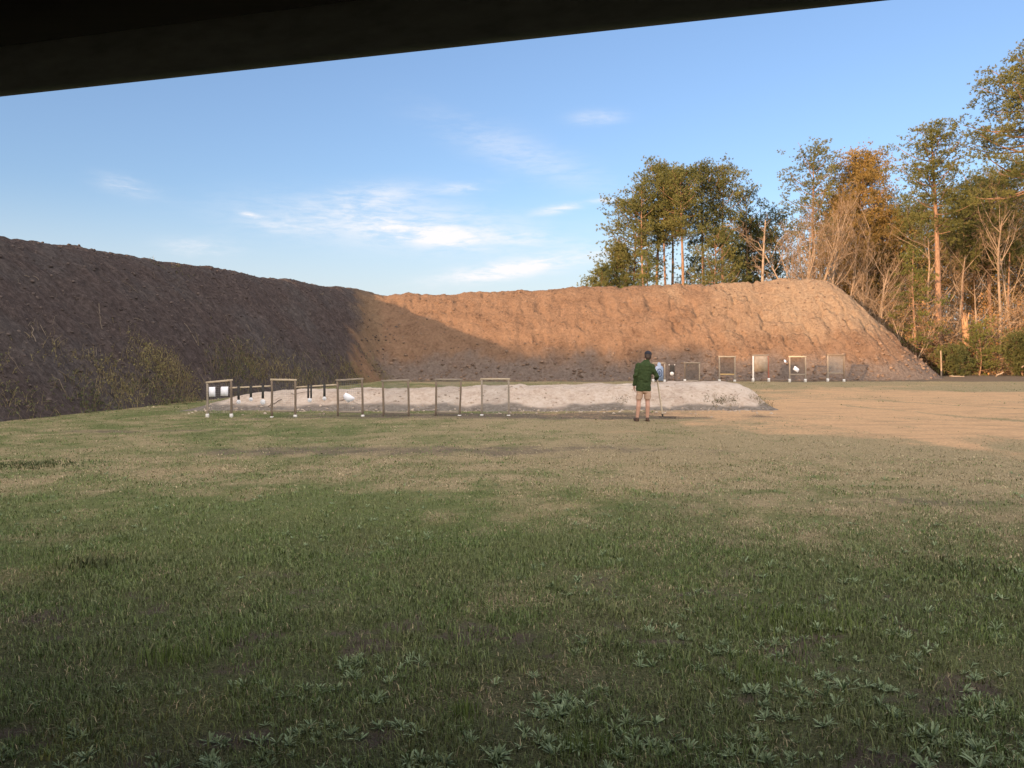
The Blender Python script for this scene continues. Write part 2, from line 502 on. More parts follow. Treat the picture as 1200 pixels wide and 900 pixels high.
# ------------------------------------------------------------------ earth berm
xs = np.arange(-34, 29.5, .085); ys = np.arange(-14, 64, .085)
X, Y = np.meshgrid(xs, ys)
H, WL, ON, H0 = berm(X, Y)
mb, sel = grid_mesh(X, Y, H, H0 > -.25)
_xc = left_parts(X, Y)
TS = 1 - sstep(-1.0, 1.0, (X - (-9.8 + (54 - Y) * .14)) * .55 + (fbm(X * .6, Y * .6, 4, 151) - .5) * 2.4)  # darker left soil, with the bank's shade partly put into its colour
pale = sstep(6, 19, X + (fbm(X * .5, Y * .5, 4, 111) - .5) * 10) * sstep(1.0, 4.5, H0 + (fbm(X * .7, Y * .7, 4, 113) - .5) * 2.5)
gully = np.exp(-((X + 9.6 + (53 - Y) * -.18 + (fbm(X * .8, Y * .8, 3, 115) - .5) * 1.4) / 1.1) ** 2) * sstep(.6, 2, H0) * sstep(44, 47, Y)
toe = (1 - sstep(.5, 2.4, H0 + (fbm(X * .9, Y * .9, 4, 117) - .5) * 1.8)) * sstep(44, 46, Y)  # greyed foot soil, part of it shade put into the colour


def berm_shader(nt, b):
    p = nt.pos()
    n1 = nt.noise(p, .9, 5, .6); n2 = nt.noise(p, 6, 6, .7); n3 = nt.noise(p, 28, 4, .75)
    st = nt.noise(nt.scaled(p, (.5, 3.2, 1.0)), 2.6, 5, .7)
    k = nt.math('ADD', nt.math('MULTIPLY', n2, .55), nt.math('MULTIPLY', st, .45))
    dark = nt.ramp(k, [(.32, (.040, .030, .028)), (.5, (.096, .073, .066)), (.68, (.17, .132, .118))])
    brown = nt.ramp(nt.math('ADD', nt.math('MULTIPLY', n2, .6), nt.math('MULTIPLY', n1, .4)), [(.34, (.115, .064, .040)), (.46, (.235, .142, .088)), (.6, (.30, .185, .115)), (.7, (.36, .235, .15))])
    palec = nt.ramp(n2, [(.3, (.27, .18, .115)), (.7, (.42, .30, .195))])
    toec = nt.ramp(n2, [(.3, (.13, .10, .085)), (.7, (.28, .215, .17))])
    orange = nt.ramp(n2, [(.3, (.15, .10, .062)), (.7, (.27, .19, .12))])
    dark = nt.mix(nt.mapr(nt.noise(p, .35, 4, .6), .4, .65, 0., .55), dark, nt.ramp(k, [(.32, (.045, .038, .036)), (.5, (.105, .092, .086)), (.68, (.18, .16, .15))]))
    j = nt.math('MULTIPLY', nt.math('SUBTRACT', n2, .5), .6)
    c = nt.mix(nt.mapr(nt.math('ADD', nt.attr('pale'), j), .1, 1.15), brown, palec)
    c = nt.mix(nt.mapr(nt.math('ADD', nt.attr('toe'), j), .1, 1.1), c, toec)
    c = nt.mix(nt.mapr(nt.math('ADD', nt.attr('shaded_soil'), j), .3, .7), c, dark)
    c = nt.mix(nt.math('MULTIPLY', nt.mapr(nt.math('ADD', nt.attr('gully'), j), .25, 1.0), .6), c, orange)
    return c, (nt.math('ADD', nt.math('MULTIPLY', n2, 1.4), nt.math('MULTIPLY', n3, .8)), 1.0, .12)


M['berm'] = material('berm_soil', berm_shader, .97, .08)
sl = lambda a: a.ravel()[sel]
o = mb.build('earth_berm', M['berm'], None, True, {'shaded_soil': sl(TS), 'pale': sl(pale), 'gully': sl(gully), 'toe': sl(toe)})
tag(o, 'high L shaped bank of bulldozed bare soil closing the range', 'berm', None, 'structure')

# ------------------------------------------------------------------ sand mound
xs = np.arange(-12.2, 9.2, .06); ys = np.arange(21.6, 28.2, .06)
X, Y = np.meshgrid(xs, ys)
Z = mound(X, Y)
mb, sel = grid_mesh(X, Y, Z + ground_z(X, Y) * .3, Z > -.11)
skirt = (1 - sstep(.05, .26, Z + (fbm(X * 1.6, Y * 1.6, 3, 121) - .5) * .2)).ravel()[sel]


def sand_shader(nt, b):
    p = nt.pos()
    n1 = nt.noise(p, 1.3, 4, .6); n2 = nt.noise(p, 9, 5, .7); n3 = nt.noise(p, 45, 3, .7)
    c = nt.ramp(nt.math('ADD', nt.math('MULTIPLY', n1, .5), nt.math('MULTIPLY', n2, .5)),
                [(.33, (.34, .245, .18)), (.5, (.51, .405, .32)), (.66, (.62, .52, .43))])
    dk = nt.ramp(n2, [(.3, (.10, .08, .062)), (.7, (.30, .25, .205))])
    c = nt.mix(nt.mapr(nt.math('ADD', nt.attr('skirt'), nt.math('MULTIPLY', nt.math('SUBTRACT', n2, .5), .9)), .35, .9), c, dk)
    sp = nt.mapr(nt.noise(p, 4.3, 5, .75), .64, .70)
    c = nt.mix(nt.math('MULTIPLY', sp, .8), c, (.13, .10, .075))
    return c, (nt.math('ADD', n2, nt.math('MULTIPLY', n3, .5)), .8, .05)


M['sand'] = material('pale_sand', sand_shader, .95, .1)
o = mb.build('sand_mound', M['sand'], None, True, {'skirt': skirt})
tag(o, 'long low ridge of pale sand behind the row of wooden frames', 'sand mound', None, 'structure')


def top_z(x, y):
    x = np.asarray(x, float); y = np.asarray(y, float)
    z = ground_z(x, y)
    z = np.maximum(z, mound(x, y))
    hb = berm(x, y)[0]
    return np.maximum(z, hb)


# ------------------------------------------------------------------ grass (stuff)
def blades(n, dmin, dmax, powr, hmin, hmax, wid, margin=.80, green_only=False, lean=.9, seg2=True, seed=0):
    r = np.random.default_rng(500 + seed)
    u = r.random(n)
    d = (dmin ** powr + u * (dmax ** powr - dmin ** powr)) ** (1 / powr)
    x = (r.random(n) * 2 - 1) * (d * margin + 2.3)
    g, s, k = ground_masks(x, d)
    tuft = fbm(x * 3.1, d * 3.1, 3, 77 + seed)
    keep = r.random(n) > np.clip(np.maximum(s * 1.3, k * .85), 0, .985)
    keep &= r.random(n) < .5 + 1.1 * sstep(.35, .65, tuft)
    hb = berm(x, d)[3]; hm = mound(x, d)
    keep &= (hb < .25) & (hm < .06)
    keep &= r.random(n) < sstep(dmin - .01, dmin * 1.35, d) + (dmin < 3)
    keep &= r.random(n) > sstep(dmax * .68, dmax, d)
    x, d, g, tuft = x[keep], d[keep], g[keep], tuft[keep]; n = len(x)
    isg = r.random(n) < np.clip(g * 1.15 - .03 + (tuft - .5) * .5, .04, .95)
    h = (hmin + (hmax - hmin) * r.random(n) ** 1.6) * (.6 + .8 * tuft) * np.where(isg, 1.0, .75)
    a = r.random(n) * 2 * math.pi
    ln = np.where(isg, lean * (.25 + .9 * r.random(n)), lean * (.6 + 1.4 * r.random(n)))
    dirv = np.stack([np.cos(a), np.sin(a), np.zeros(n)], 1)
    sd = np.stack([-np.sin(a + .6 * (r.random(n) - .5)), np.cos(a), np.zeros(n)], 1)
    b = np.stack([x, d, ground_z(x, d) - .004], 1)
    up = np.array([0, 0, 1.])
    w = (wid * (.6 + .8 * r.random(n)))[:, None]
    m = b + up * (h * .62)[:, None] + dirv * (h * ln * .3)[:, None]
    t = b + up * (h * np.clip(1.0 - .28 * ln, .15, 1))[:, None] + dirv * (h * ln)[:, None]
    V = np.stack([b - sd * w, b + sd * w, m - sd * w * .75, m + sd * w * .75, t], 1).reshape(-1, 3)
    i = np.arange(n)[:, None] * 5
    Q = i + np.array([[0, 1, 3, 2]]); T = i + np.array([[2, 3, 4]])
    blade_shade = 1 - sstep(2.5, 10.5, d + (fbm(x * .7, d * .7, 3, 88) - .5) * 3)  # nearest blades tinted darker in place of shade from the roof
    tint = np.where(isg, .52 + .48 * r.random(n) ** (1 + .7 * blade_shade), .45 * r.random(n) ** (1 + .5 * blade_shade))
    return V, T, Q, np.repeat(tint, 5)


def grass_shader(nt, b):
    t = nt.attr('tint')
    c = nt.ramp(t, [(0, (.13, .10, .062)), (.22, (.37, .295, .175)), (.44, (.55, .45, .27)), (.53, (.050, .080, .022)), (.66, (.106, .158, .040)),
                    (.80, (.158, .208, .062)), (.92, (.19, .235, .12)), (1.0, (.26, .29, .10))])
    n = nt.noise(nt.pos(), 1.1, 3)
    return nt.mix(nt.mapr(n, .35, .7, 0., .35), c, (.19, .165, .085))


M['grass'] = material('grass_blades', grass_shader, .7, .2)
mb = MB()
for args in ((640000, 1.8, 9.0, 1.15, .014, .062, .0017, .78, False, .9, True, 1),
             (350000, 4.2, 16.0, 1.15, .012, .046, .0031, .76, False, 1.0, True, 2),
             (170000, 8.5, 30.0, 1.2, .012, .040, .0068, .74, False, 1.0, True, 3),
             (32000, 20.0, 48.0, 1.2, .02, .06, .014, .72, False, 1.0, True, 4)):
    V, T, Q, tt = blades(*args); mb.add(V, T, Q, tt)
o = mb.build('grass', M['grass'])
tag(o, 'short worn lawn grass with straw coloured dead blades', 'grass', None, 'stuff')

# ------------------------------------------------------------------ rosette weeds
M['sage'] = tinted('silvery_leaves', (.085, .125, .05), (.32, .39, .22), .7, .2, .1, 3, .3)
M['lime'] = tinted('bright_blades', (.09, .13, .030), (.19, .235, .06), .6, .25, .25, 3, .3)
M['darkleaf'] = tinted('dark_blades', (.045, .055, .022), (.12, .13, .055), .7, .2, .1, 3, .3)


def rosette(mb, c, size, n, r, upright=.5, width=.16, tnt=(.2, 1.)):
    for k in range(n):
        a = r.random() * 6.283; L = size * (.55 + .6 * r.random()); e = upright * (.3 + 1.0 * r.random())
        dv = np.array([math.cos(a) * math.cos(e), math.sin(a) * math.cos(e), math.sin(e)]); sd = np.array([-math.sin(a), math.cos(a), 0])
        sd = unit(sd + np.array([0, 0, .5 * (r.random() - .5)]))
        pts = []
        for f, ww in ((.02, .25), (.35, .8), (.7, 1.0), (.9, .55), (1.0, .06)):
            q = c + dv * L * f + np.array([0, 0, -.28 * L * f * f])
            q[2] = max(q[2], c[2] + .004 + .01 * f)
            w = L * width * ww
            pts += [q - sd * w + np.array([0, 0, w * .35]), q, q + sd * w + np.array([0, 0, w * .35])]
        Q = []
        for i in range(4):
            for j in range(2): Q.append([i * 3 + j, i * 3 + j + 1, i * 3 + j + 4, i * 3 + j + 3])
        mb.add(pts, None, Q, tnt[0] + (tnt[1] - tnt[0]) * r.random())


def ground_pt(px, py):
    p = G(px, py); p[2] = float(ground_z(p[0], p[1])); return p


r = random.Random(4)
mb = MB(); cnt = 0
for k in range(1700):
    d = 2.7 + 8.5 * r.random() ** 1.8
    x = (r.random() * 2 - 1) * (d * .74 + .5)
    cl = float(fbm(np.array([x * .8]), np.array([d * .8]), 3, 301)[0])
    if cl < .5 - .06 * (x / d > 0) or r.random() > 1.3 - d * .09: continue
    sz = .030 + .040 * r.random()
    kk = 2 if d < 5 else 1
    for q in range(kk):
        c = np.array([x + .1 * (r.random() - .5), d + .1 * (r.random() - .5), 0]); c[2] = float(ground_z(c[0], c[1]))
        rosette(mb, c, sz, 9 + int(8 * r.random()), r, 1.0, .065)
o = mb.build('low_weeds', M['sage'])
tag(o, 'grey green broad leaved weeds scattered through the nearest grass', 'weeds', None, 'stuff')

for px, py, sz, n, sp, label in (
        (648, 836, .11, 22, .15, 'big silvery weed clump with pointed leaves, centre front of the lawn'),
        (700, 812, .08, 10, .08, 'small upright silvery weed just behind the big clump'),
        (1110, 882, .13, 20, .18, 'sprawling silvery weed at the near corner of the lawn'),
        (985, 818, .11, 18, .2, 'grey green weed with broad floppy leaves on the near lawn'),
        (1140, 800, .10, 15, .25, 'wide pale weed tuft near the edge of the frame'),
        (695, 762, .10, 14, .14, 'flat low rosette of grey leaves in thin grass'),
        (445, 780, .10, 16, .16, 'spiky grey green weed in front of dark soil'),
        (620, 892, .12, 18, .22, 'broad leaved weed cut by the bottom of the picture'),
        (60, 835, .10, 14, .25, 'loose grey weed in the tall yellowish grass'),
        (905, 665, .12, 10, .25, 'pale flattened weed out in the dry grass'),
        (1010, 655, .12, 9, .2, 'tiny whitish weed tuft far out in the straw')):
    c = ground_pt(px, py); mb = MB(); r = random.Random(px)
    for k in range(9 if n > 15 else 4):
        cc = c + np.array([(r.random() - .5) * 2 * sp, (r.random() - .5) * 2 * sp, 0]); cc[2] = float(ground_z(cc[0], cc[1]))
        rosette(mb, cc, sz * (.38 + .40 * r.random()), max(11, n // 2 + 7), r, 1.05, .058, (.3, 1.))
    tag(mb.build('weed', M['sage']), label, 'weed', 'weeds standing out of the near lawn')


def grass_tuft(px, py, n, h, spread, mat, label, cat='grass tuft', wid=.0026):
    c = ground_pt(px, py); mb = MB(); r = np.random.default_rng(int(px * 3 + py))
    x = c[0] + r.normal(0, spread, n); y = c[1] + r.normal(0, spread * .8, n); z = ground_z(x, y)
    a = r.random(n) * 6.283; L = h * (.5 + .6 * r.random(n)); ln = .15 + .5 * r.random(n)
    b = np.stack([x, y, z], 1); dv = np.stack([np.cos(a), np.sin(a), 0 * a], 1); sd = np.stack([-np.sin(a), np.cos(a), 0 * a], 1) * wid
    m = b + dv * (L * ln * .35)[:, None] + np.array([0, 0, 1]) * (L * .6)[:, None]
    t = b + dv * (L * ln)[:, None] + np.array([0, 0, 1]) * (L * .95)[:, None]
    V = np.stack([b - sd, b + sd, m - sd * .8, m + sd * .8, t], 1).reshape(-1, 3); i = np.arange(n)[:, None] * 5
    mb.add(V, i + np.array([[2, 3, 4]]), i + np.array([[0, 1, 3, 2]]), np.repeat(r.random(n), 5))
    tag(mb.build('grass_tuft', mat), label, cat, 'grass tufts standing out of the lawn')


grass_tuft(190, 776, 68, 0.112, 0.075, M['lime'], 'bright yellow green grass tuft, taller of the two together')
grass_tuft(215, 774, 60, 0.104, 0.068, M['lime'], 'bright yellow green grass tuft beside its taller twin')
grass_tuft(262, 752, 52, 0.096, 0.090, M['lime'], 'thin yellow green grass tuft behind the bright pair')
grass_tuft(538, 838, 52, 0.112, 0.045, M['lime'], 'narrow upright bright green grass tuft in the dark turf')
grass_tuft(690, 882, 56, 0.096, 0.075, M['lime'], 'light green tuft of fine blades close to the camera')
grass_tuft(883, 790, 80, 0.104, 0.150, M['lime'], 'loose light green tuft of seed stalks on the near lawn')
grass_tuft(115, 663, 110, .10, .12, M['darkleaf'], 'dark brownish grass tuft standing alone in the lawn', wid=.006)
grass_tuft(1135, 672, 260, .06, .26, M['darkleaf'], 'low dark green grass patch in the straw', wid=.006)
grass_tuft(935, 728, 340, 0.072, 0.270, M['lime'], 'mid green grassy cushion in thin turf', wid=.004)
grass_tuft(45, 545, 420, .045, .32, M['darkleaf'], 'flat dark green tuft out on the lawn below the berm', wid=.010)

# ------------------------------------------------------------------ target frames
def pt(px, py, d): return P(px, py, d)


def net(mb, x0, x1, z0, z1, y, pitch, rad, r, sag=.012):
    nx = max(3, int((x1 - x0) / pitch)); nz = max(3, int((z1 - z0) / pitch))
    def w(x, z): return y + sag * (vnoise(np.asarray(x) * 5 + 3, np.asarray(z) * 5, 9) - .5) * 2
    k = 7
    for i in range(nx + 1):
        x = x0 + (x1 - x0) * i / nx; zz = np.linspace(z0, z1, k)
        tubes(mb, np.stack([np.full(k, x), w(np.full(k, x), zz), zz], 1), np.full(k, rad), 4)
    for i in range(nz + 1):
        z = z0 + (z1 - z0) * i / nz; xx = np.linspace(x0, x1, k)
        tubes(mb, np.stack([xx, w(xx, np.full(k, z)) + rad * 1.5, np.full(k, z)], 1), np.full(k, rad), 4)


FRAMES = {}


def frame(label, xl, xr, ytl, ytr, yb, d, group, rail=None, sock=(0, 0), post=('wood_grey', 'wood_grey'), top='wood_pale',
          low='wood_mid', w=.042, netting=None, netmat='wire', lean=(0, 0), panel=None):
    w = w * 1.15
    L0 = pt(xl, yb, d); R0 = pt(xr, yb, d)
    for q in (L0, R0): q[2] = float(ground_z(q[0], q[1]))
    L1 = pt(xl + lean[0], ytl, d); R1 = pt(xr + lean[1], ytr, d)
    t = thing('target_stand', label, 'target frame', (L0 + R0) / 2, group)
    for a, b, m in ((L0, L1, post[0]), (R0, R1, post[1])):
        k = MB(); bar(k, a - np.array([0, 0, .05]), b, w, w, wob=.006); k.build('post', M[m], t)
    k = MB(); e = np.array([w * .75, 0, 0]); up = np.array([0, 0, w / 2 + .001])
    bar(k, L1 - e + up, R1 + e + up, w, w, (0, 1, 0), wob=.004); k.build('top_rail', M[top], t)
    h = L1[2]
    if rail:
        z = CH + (HY - rail) / F * d
        k = MB(); bar(k, (L0[0] + w / 2 + .001, d, z), (R0[0] - w / 2 - .001, d, z - .006), w, w, (0, 1, 0)); k.build('bottom_rail', M[low], t)
    for s, q in zip(sock, (L0, R0)):
        if s:
            k = MB(); loft(k, [(q[0], d, q[2] - .03, w * .95, w * .95), (q[0], d, q[2] + s * .85, w * .95, w * .95), (q[0], d, q[2] + s * .97, w * .88, w * .88), (q[0], d, q[2] + s, w * .74, w * .74)], 16)
            k.build('post_socket', M['plastic'], t, True)
    if netting:
        z0, z1 = CH + (HY - netting[0]) / F * d, min(L1[2], R1[2]) - .005
        k = MB(); net(k, L0[0] + w * .5, R0[0] - w * .5, z0, z1, d + w * .62, netting[1], netting[2], None)
        k.build('wire_mesh', M[netmat], t)
    return t


def sheet(name, corners, mat, label, cat, group=None, curl=.012, thick=.003):
    """A sheet of card or paper: outline in world points (x,z) at depth, slightly curled, with thickness."""
    c = np.array(corners, float); n = len(c); ctr = c.mean(0)
    mb = MB(); V = [ctr + np.array([0, -curl, 0])]
    for i in range(n):
        a = c[i]; b = c[(i + 1) % n]
        V += [a, (a + b) / 2 + np.array([0, -curl * .4, 0])]
    V = np.array(V); m = len(V)
    B = V + np.array([0, thick, 0])
    T = []; Q = []
    for i in range(2 * n):
        j = (i + 1) % (2 * n)
        T += [[0, 1 + i, 1 + j], [m, m + 1 + j, m + 1 + i]]; Q.append([1 + i, m + 1 + i, m + 1 + j, 1 + j])
    mb.add(np.concatenate([V, B]), T, Q)
    return tag(mb.build(name, M[mat]), label, cat, group)


GN = 'wooden target frames in the near row'
dn = 20.6
frame('small weathered frame with two white papers, first of the near row', 243, 271, 449.5, 446.5, 489.5, dn, GN, None, (.09, .09), ('wood_mid', 'wood_grey'), 'wood_pale', netting=(484, .05, .0016))
frame('wooden frame between the two hanging-target rails of the near row', 318.5, 346, 446, 446.5, 489.5, dn, GN, 481.2, (.025, .06), ('wood_grey', 'wood_grey'), 'wood_pale', netting=(481, .05, .0016))
frame('wooden frame holding a torn white paper, near row', 396, 425, 447, 445, 489, dn, GN, 482.5, (0, .04), ('wood_grey', 'wood_grey'), 'wood_mid', netting=(482, .05, .0016), lean=(-.6, -.8))
frame('empty wooden frame right after the torn white paper, near row', 449.5, 479, 447.5, 446.5, 488.5, dn + .1, GN, 483.3, (0, 0), ('wood_grey', 'wood_grey'), 'wood_mid', netting=(483, .024, .0014), lean=(-1, -.7))
frame('empty wooden frame with slightly leaning posts, second from the end of the near row', 510.5, 538.5, 446, 446, 488, dn + .2, GN, 482.8, (0, .02), ('wood_grey', 'wood_grey'), 'wood_mid', netting=(483, .024, .0014), lean=(.6, 1.6))
frame('empty wooden frame without bottom rail, last of the near row', 564.5, 596, 445.3, 445.3, 488.6, dn + .2, GN, None, (.025, .02), ('wood_mid', 'wood_mid'), 'wood_pale', netting=(484, .024, .0014))

dp = dn - .03
sheet('paper_target', [pt(244.8, 453.6, dp), pt(252.2, 453.4, dp), pt(252.4, 464.8, dp), pt(245, 465, dp)], 'paper', 'narrow white paper target in the first near frame, beside its outer post', 'paper target', 'paper targets')
sheet('paper_target', [pt(258.8, 453.2, dp), pt(267.4, 453, dp), pt(267, 464.2, dp), pt(258.5, 463.8, dp)], 'paper', 'wider white paper target in the first near frame, next to the hanging rail', 'paper target', 'paper targets')
sheet('paper_target', [pt(402.4, 463.5, dp), pt(405.2, 460, dp), pt(409.5, 462.2, dp), pt(415.6, 466, dp), pt(415.2, 468.4, dp), pt(408.0, 471.9, dp), pt(403, 467.3, dp)], 'paper', 'torn white paper target hanging askew in a near frame', 'paper target', 'paper targets')

for (a, b, lab) in (((269.5, 454.5), (317, 452.4), 'pale wooden rail carrying three hanging plates'),
                    ((347.5, 453.8), (394.5, 450.8), 'pale wooden rail carrying two hanging plates')):
    k = MB(); bar(k, pt(*a, dn), pt(*b, dn), .04, .04, (0, 1, 0), wob=.006, seg=6)
    tag(k.build('crossbar', M['wood_pale']), lab, 'crossbar', 'rails between the near frames')


def hanging(px, ytop, ybot, yp, rad, label, straps=(0,), d=dn, w=.062, rot=0.):
    c = pt(px, yp, d - .06)
    t = thing('hanging_target', label, 'hanging target', c, 'steel plates hung on rubber straps')
    for s in straps:
        k = MB(); a = pt(px + s, ytop, d - .028); b = pt(px + s, ybot, d - .045)
        prof = [a + np.array([0, .07, -.03]), a + np.array([0, .062, .012]), a + np.array([0, 0, .016]), (a + b) / 2, b]
        V = []
        for q in prof:
            for sx in (-1, 1):
                for sy in (-.004, .004): V.append(q + np.array([sx * w / 2, sy, 0]))
        Q = []
        for i in range(4):
            o4 = i * 4
            Q += [[o4, o4 + 2, o4 + 6, o4 + 4], [o4 + 1, o4 + 5, o4 + 7, o4 + 3], [o4, o4 + 4, o4 + 5, o4 + 1], [o4 + 2, o4 + 3, o4 + 7, o4 + 6]]
        Q += [[0, 1, 3, 2], [16, 18, 19, 17]]
        k.add(V, None, Q); k.build('strap', M['rubber'], t)
    k = MB(); n = 18; a = np.arange(n) / n * 6.283
    for yy, rr in ((-.008, rad * .96), (-.004, rad), (.004, rad)):
        pass
    rings = [(-.006, rad * .95), (-.003, rad), (.006, rad)]
    V = []
    for yy, rr in rings: V.append(np.stack([c[0] + rr * np.cos(a), np.full(n, c[1] + yy), c[2] + rr * np.sin(a)], 1))
    V = np.concatenate(V + [[c + np.array([0, -.006, 0])], [c + np.array([0, .006, 0])]])
    Q = [[i * n + j, (i + 1) * n + j, (i + 1) * n + (j + 1) % n, i * n + (j + 1) % n] for i in range(2) for j in range(n)]
    T = [[3 * n, j, (j + 1) % n] for j in range(n)] + [[3 * n + 1, 2 * n + (j + 1) % n, 2 * n + j] for j in range(n)]
    k.add(V, T, Q); k.build('plate', M['steelwhite'], t)
    return t


hanging(279.6, 452.8, 468.5, 471, .055, 'hanging steel plate closest to the first near frame')
hanging(294, 452.6, 466, 468, .05, 'small hanging steel plate in the middle of three')
hanging(308, 452.2, 467, 471, .068, 'largest hanging steel plate on the three-plate rail')
hanging(362.9, 451.6, 466.5, 469, .055, 'hanging steel plate on two parallel straps', (-1.7, 1.7), w=.045)
hanging(380.2, 451.2, 465, 467, .05, 'hanging steel plate on one strap, beside the two-strap plate')

# far row
GF = 'target frames in the far row'
d = 43.6
kw = dict(w=.065)
frame('far frame with the blue silhouette target behind the person', 765.5, 778.8, 426.2, 426.4, 447.2, d, GF, None, (.14, .14), ('wood_mid', 'wood_mid'), 'wood_mid', **kw)
frame('short far frame with dark mesh, next to the hanging plate stand', 802.5, 819.5, 426, 426, 447.2, d, GF, 446, (.14, 0), ('wood_grey', 'wood_mid'), 'wood_mid', netting=(446, .035, .005), netmat='wire_dark', **kw)
frame('far frame with yellowish bottom rail and empty dark mesh', 843, 861, 418.8, 418.8, 446.6, d, GF, 438.6, (.14, .12), ('wood_mid', 'wood_mid'), 'wood_pale', 'wood_yellow', netting=(438, .035, .004), netmat='wire_dark', **kw)
frame('far frame with tan board, one white post and one red post', 882.5, 901, 417.3, 417.0, 447, d, GF, None, (.20, .20), ('wood_white', 'wood_red'), 'wood_mid', **kw, lean=(0, -1.6))
frame('far frame with a crooked white paper', 925.3, 943.8, 418.6, 418.8, 447.2, d, GF, 438.8, (.18, .18), ('wood_mid', 'wood_mid'), 'wood_pale', 'wood_mid', netting=(438, .035, .0035), netmat='wire_dark', **kw)
frame('greyish far frame with empty mesh, last one before the woods', 970, 989, 416.6, 416.9, 447.2, d, GF, 437.2, (.18, .14), ('wood_mid', 'wood_grey'), 'wood_grey', 'wood_mid', netting=(437, .035, .005), netmat='wire', **kw)
e = d - .05
sheet('target_board', [pt(884, 417.6, e), pt(899.6, 417.4, e), pt(899.9, 435.2, e), pt(884, 435.6, e)], 'cardboard', 'plain tan cardboard target between white and red post', 'target board', None, .01, .006)
sheet('paper_target', [pt(929.2, 432.8, e), pt(931.5, 428.8, e), pt(936.8, 432.6, e), pt(934.8, 436.8, e)], 'paper', 'crooked white paper target in a far frame', 'paper target', 'paper targets')
# blue silhouette target: sheet with head and shoulders outline, printed darker rings
t = thing('silhouette_target', 'pale blue head and shoulders paper target beside the person', 'paper target', pt(773, 447, e), 'paper targets')
so = [(767.5, 446), (767.5, 431), (769, 429.5), (770.5, 428.6), (770.3, 426.4), (771.6, 424.6), (773.2, 424.6), (774.5, 426.4), (774.4, 428.4), (776.6, 429.6), (777.4, 431), (777.4, 446)]
sp_ = np.array([pt(x, y, e) for x, y in so])
k = MB(); n = len(sp_); ctr = sp_.mean(0)
V = np.concatenate([[ctr], sp_, [ctr + np.array([0, .006, 0])], sp_ + np.array([0, .006, 0])])
T = []; Q = []
for i in range(n):
    j = (i + 1) % n; T += [[0, 1 + i, 1 + j], [n + 1, n + 2 + j, n + 2 + i]]; Q.append([1 + i, n + 2 + i, n + 2 + j, 1 + j])
k.add(V, T, Q); k.build('sheet', M['bluepaper'], t)
k = MB(); c = pt(772.8, 437, e - .006); a = np.arange(24) / 24 * 6.283
for r0, r1 in ((.0, .07), (.11, .16)):
    Vi = np.stack([c[0] + r0 * np.cos(a), np.full(24, c[1]), c[2] + 1.5 * r0 * np.sin(a)], 1); Vo = np.stack([c[0] + r1 * np.cos(a), np.full(24, c[1]), c[2] + 1.5 * r1 * np.sin(a)], 1)
    k.add(np.concatenate([Vi, Vo]), None, [[i, (i + 1) % 24, 24 + (i + 1) % 24, 24 + i] for i in range(24)])
k.build('printed_rings', M['bluedark'], t)
# hanging plate stand of the far row
base = pt(787.2, 447.5, d); base[2] = 0
t = thing('plate_stand', 'thin stand with dark strap and white round plate behind the sand', 'target stand', base, None)
k = MB(); tubes(k, [base + [-.14, .03, -.1], base + [-.14, .03, .9]], [.012, .012], 6); k.build('rod', M['iron'], t)
k = MB(); tubes(k, [base + [.16, .03, -.1], base + [.16, .03, .9]], [.012, .012], 6); k.build('rod', M['iron'], t)
k = MB(); tubes(k, [base + [-.16, .03, .9], base + [.18, .03, .9]], [.012, .012], 6); k.build('crosspiece', M['iron'], t)
for sx in (-.14, .16):
    k = MB(); ell(k, base + np.array([sx, .0, .93]), (.03, .03, .03), 10, 8); k.build('hook_cap', M['plastic'], t, True)
k = MB(); bar(k, base + [.01, -.01, .92], base + [.01, -.02, .55], .24, .012, (1, 0, 0)); k.build('strap', M['rubber'], t)
k = MB(); a = np.arange(20) / 20 * 6.283; c = base + np.array([.0, -.04, .45]); rr = .105
V = np.concatenate([[c], np.stack([c[0] + rr * np.cos(a), np.full(20, c[1]), c[2] + rr * np.sin(a)], 1), np.stack([c[0] + rr * np.cos(a), np.full(20, c[1] + .015), c[2] + rr * np.sin(a)], 1)])
k.add(V, [[0, 1 + i, 1 + (i + 1) % 20] for i in range(20)], [[1 + i, 21 + i, 21 + (i + 1) % 20, 1 + (i + 1) % 20] for i in range(20)]); k.build('plate', M['plastic'], t)
# white scrap on the berm slope behind the far row
c = pt(920.3, 424, 47.3); c[2] = float(top_z(c[0], c[1]))
zz = CH + (HY - 424) / F * 47.0
for yy in np.arange(45.5, 50, .05):
    xx = (920.3 - 600) / F * yy
    if float(top_z(xx, yy)) >= CH + (HY - 424) / F * yy: break
c = pt(920.3, 424, yy - .05)
sheet('paper_scrap', [c + np.array(q) for q in ((-.10, -.05, .13), (.02, 0, .11), (.10, .06, -.02), (.03, 0, -.12), (-.07, -.04, -.06))], 'paper', 'small white paper scrap lying on the berm slope beside a far frame', 'paper scrap', None, .03)

# ------------------------------------------------------------------ person with rake
M['skin'] = material('skin', lambda nt, b: nt.ramp(nt.noise(nt.pos(), 9), [(.3, (.44, .24, .165)), (.7, (.52, .30, .21))]), .55, .3)
M['jacket'] = grainy('green_fleece', (.026, .042, .017), (.052, .075, .030), 26, rough=.95, spec=.1, bump=.6, bd=.01)
M['shorts'] = grainy('tan_cotton', (.44, .29, .20), (.52, .36, .26), 24, rough=.9, bump=.5, bd=.006)
M['capcloth'] = grainy('navy_cap', (.018, .02, .028), (.04, .042, .055), 30, rough=.85, bump=.2)
M['hair'] = grainy('brown_hair', (.03, .019, .013), (.075, .048, .032), 60, (3, 3, .5), .6, .3, .5)
M['shoe'] = grainy('brown_leather', (.05, .03, .02), (.11, .065, .045), 30, rough=.7)
org = G(754.3, 493.0); org[2] = float(ground_z(org[0], org[1]))
OX, OY, OZ = org
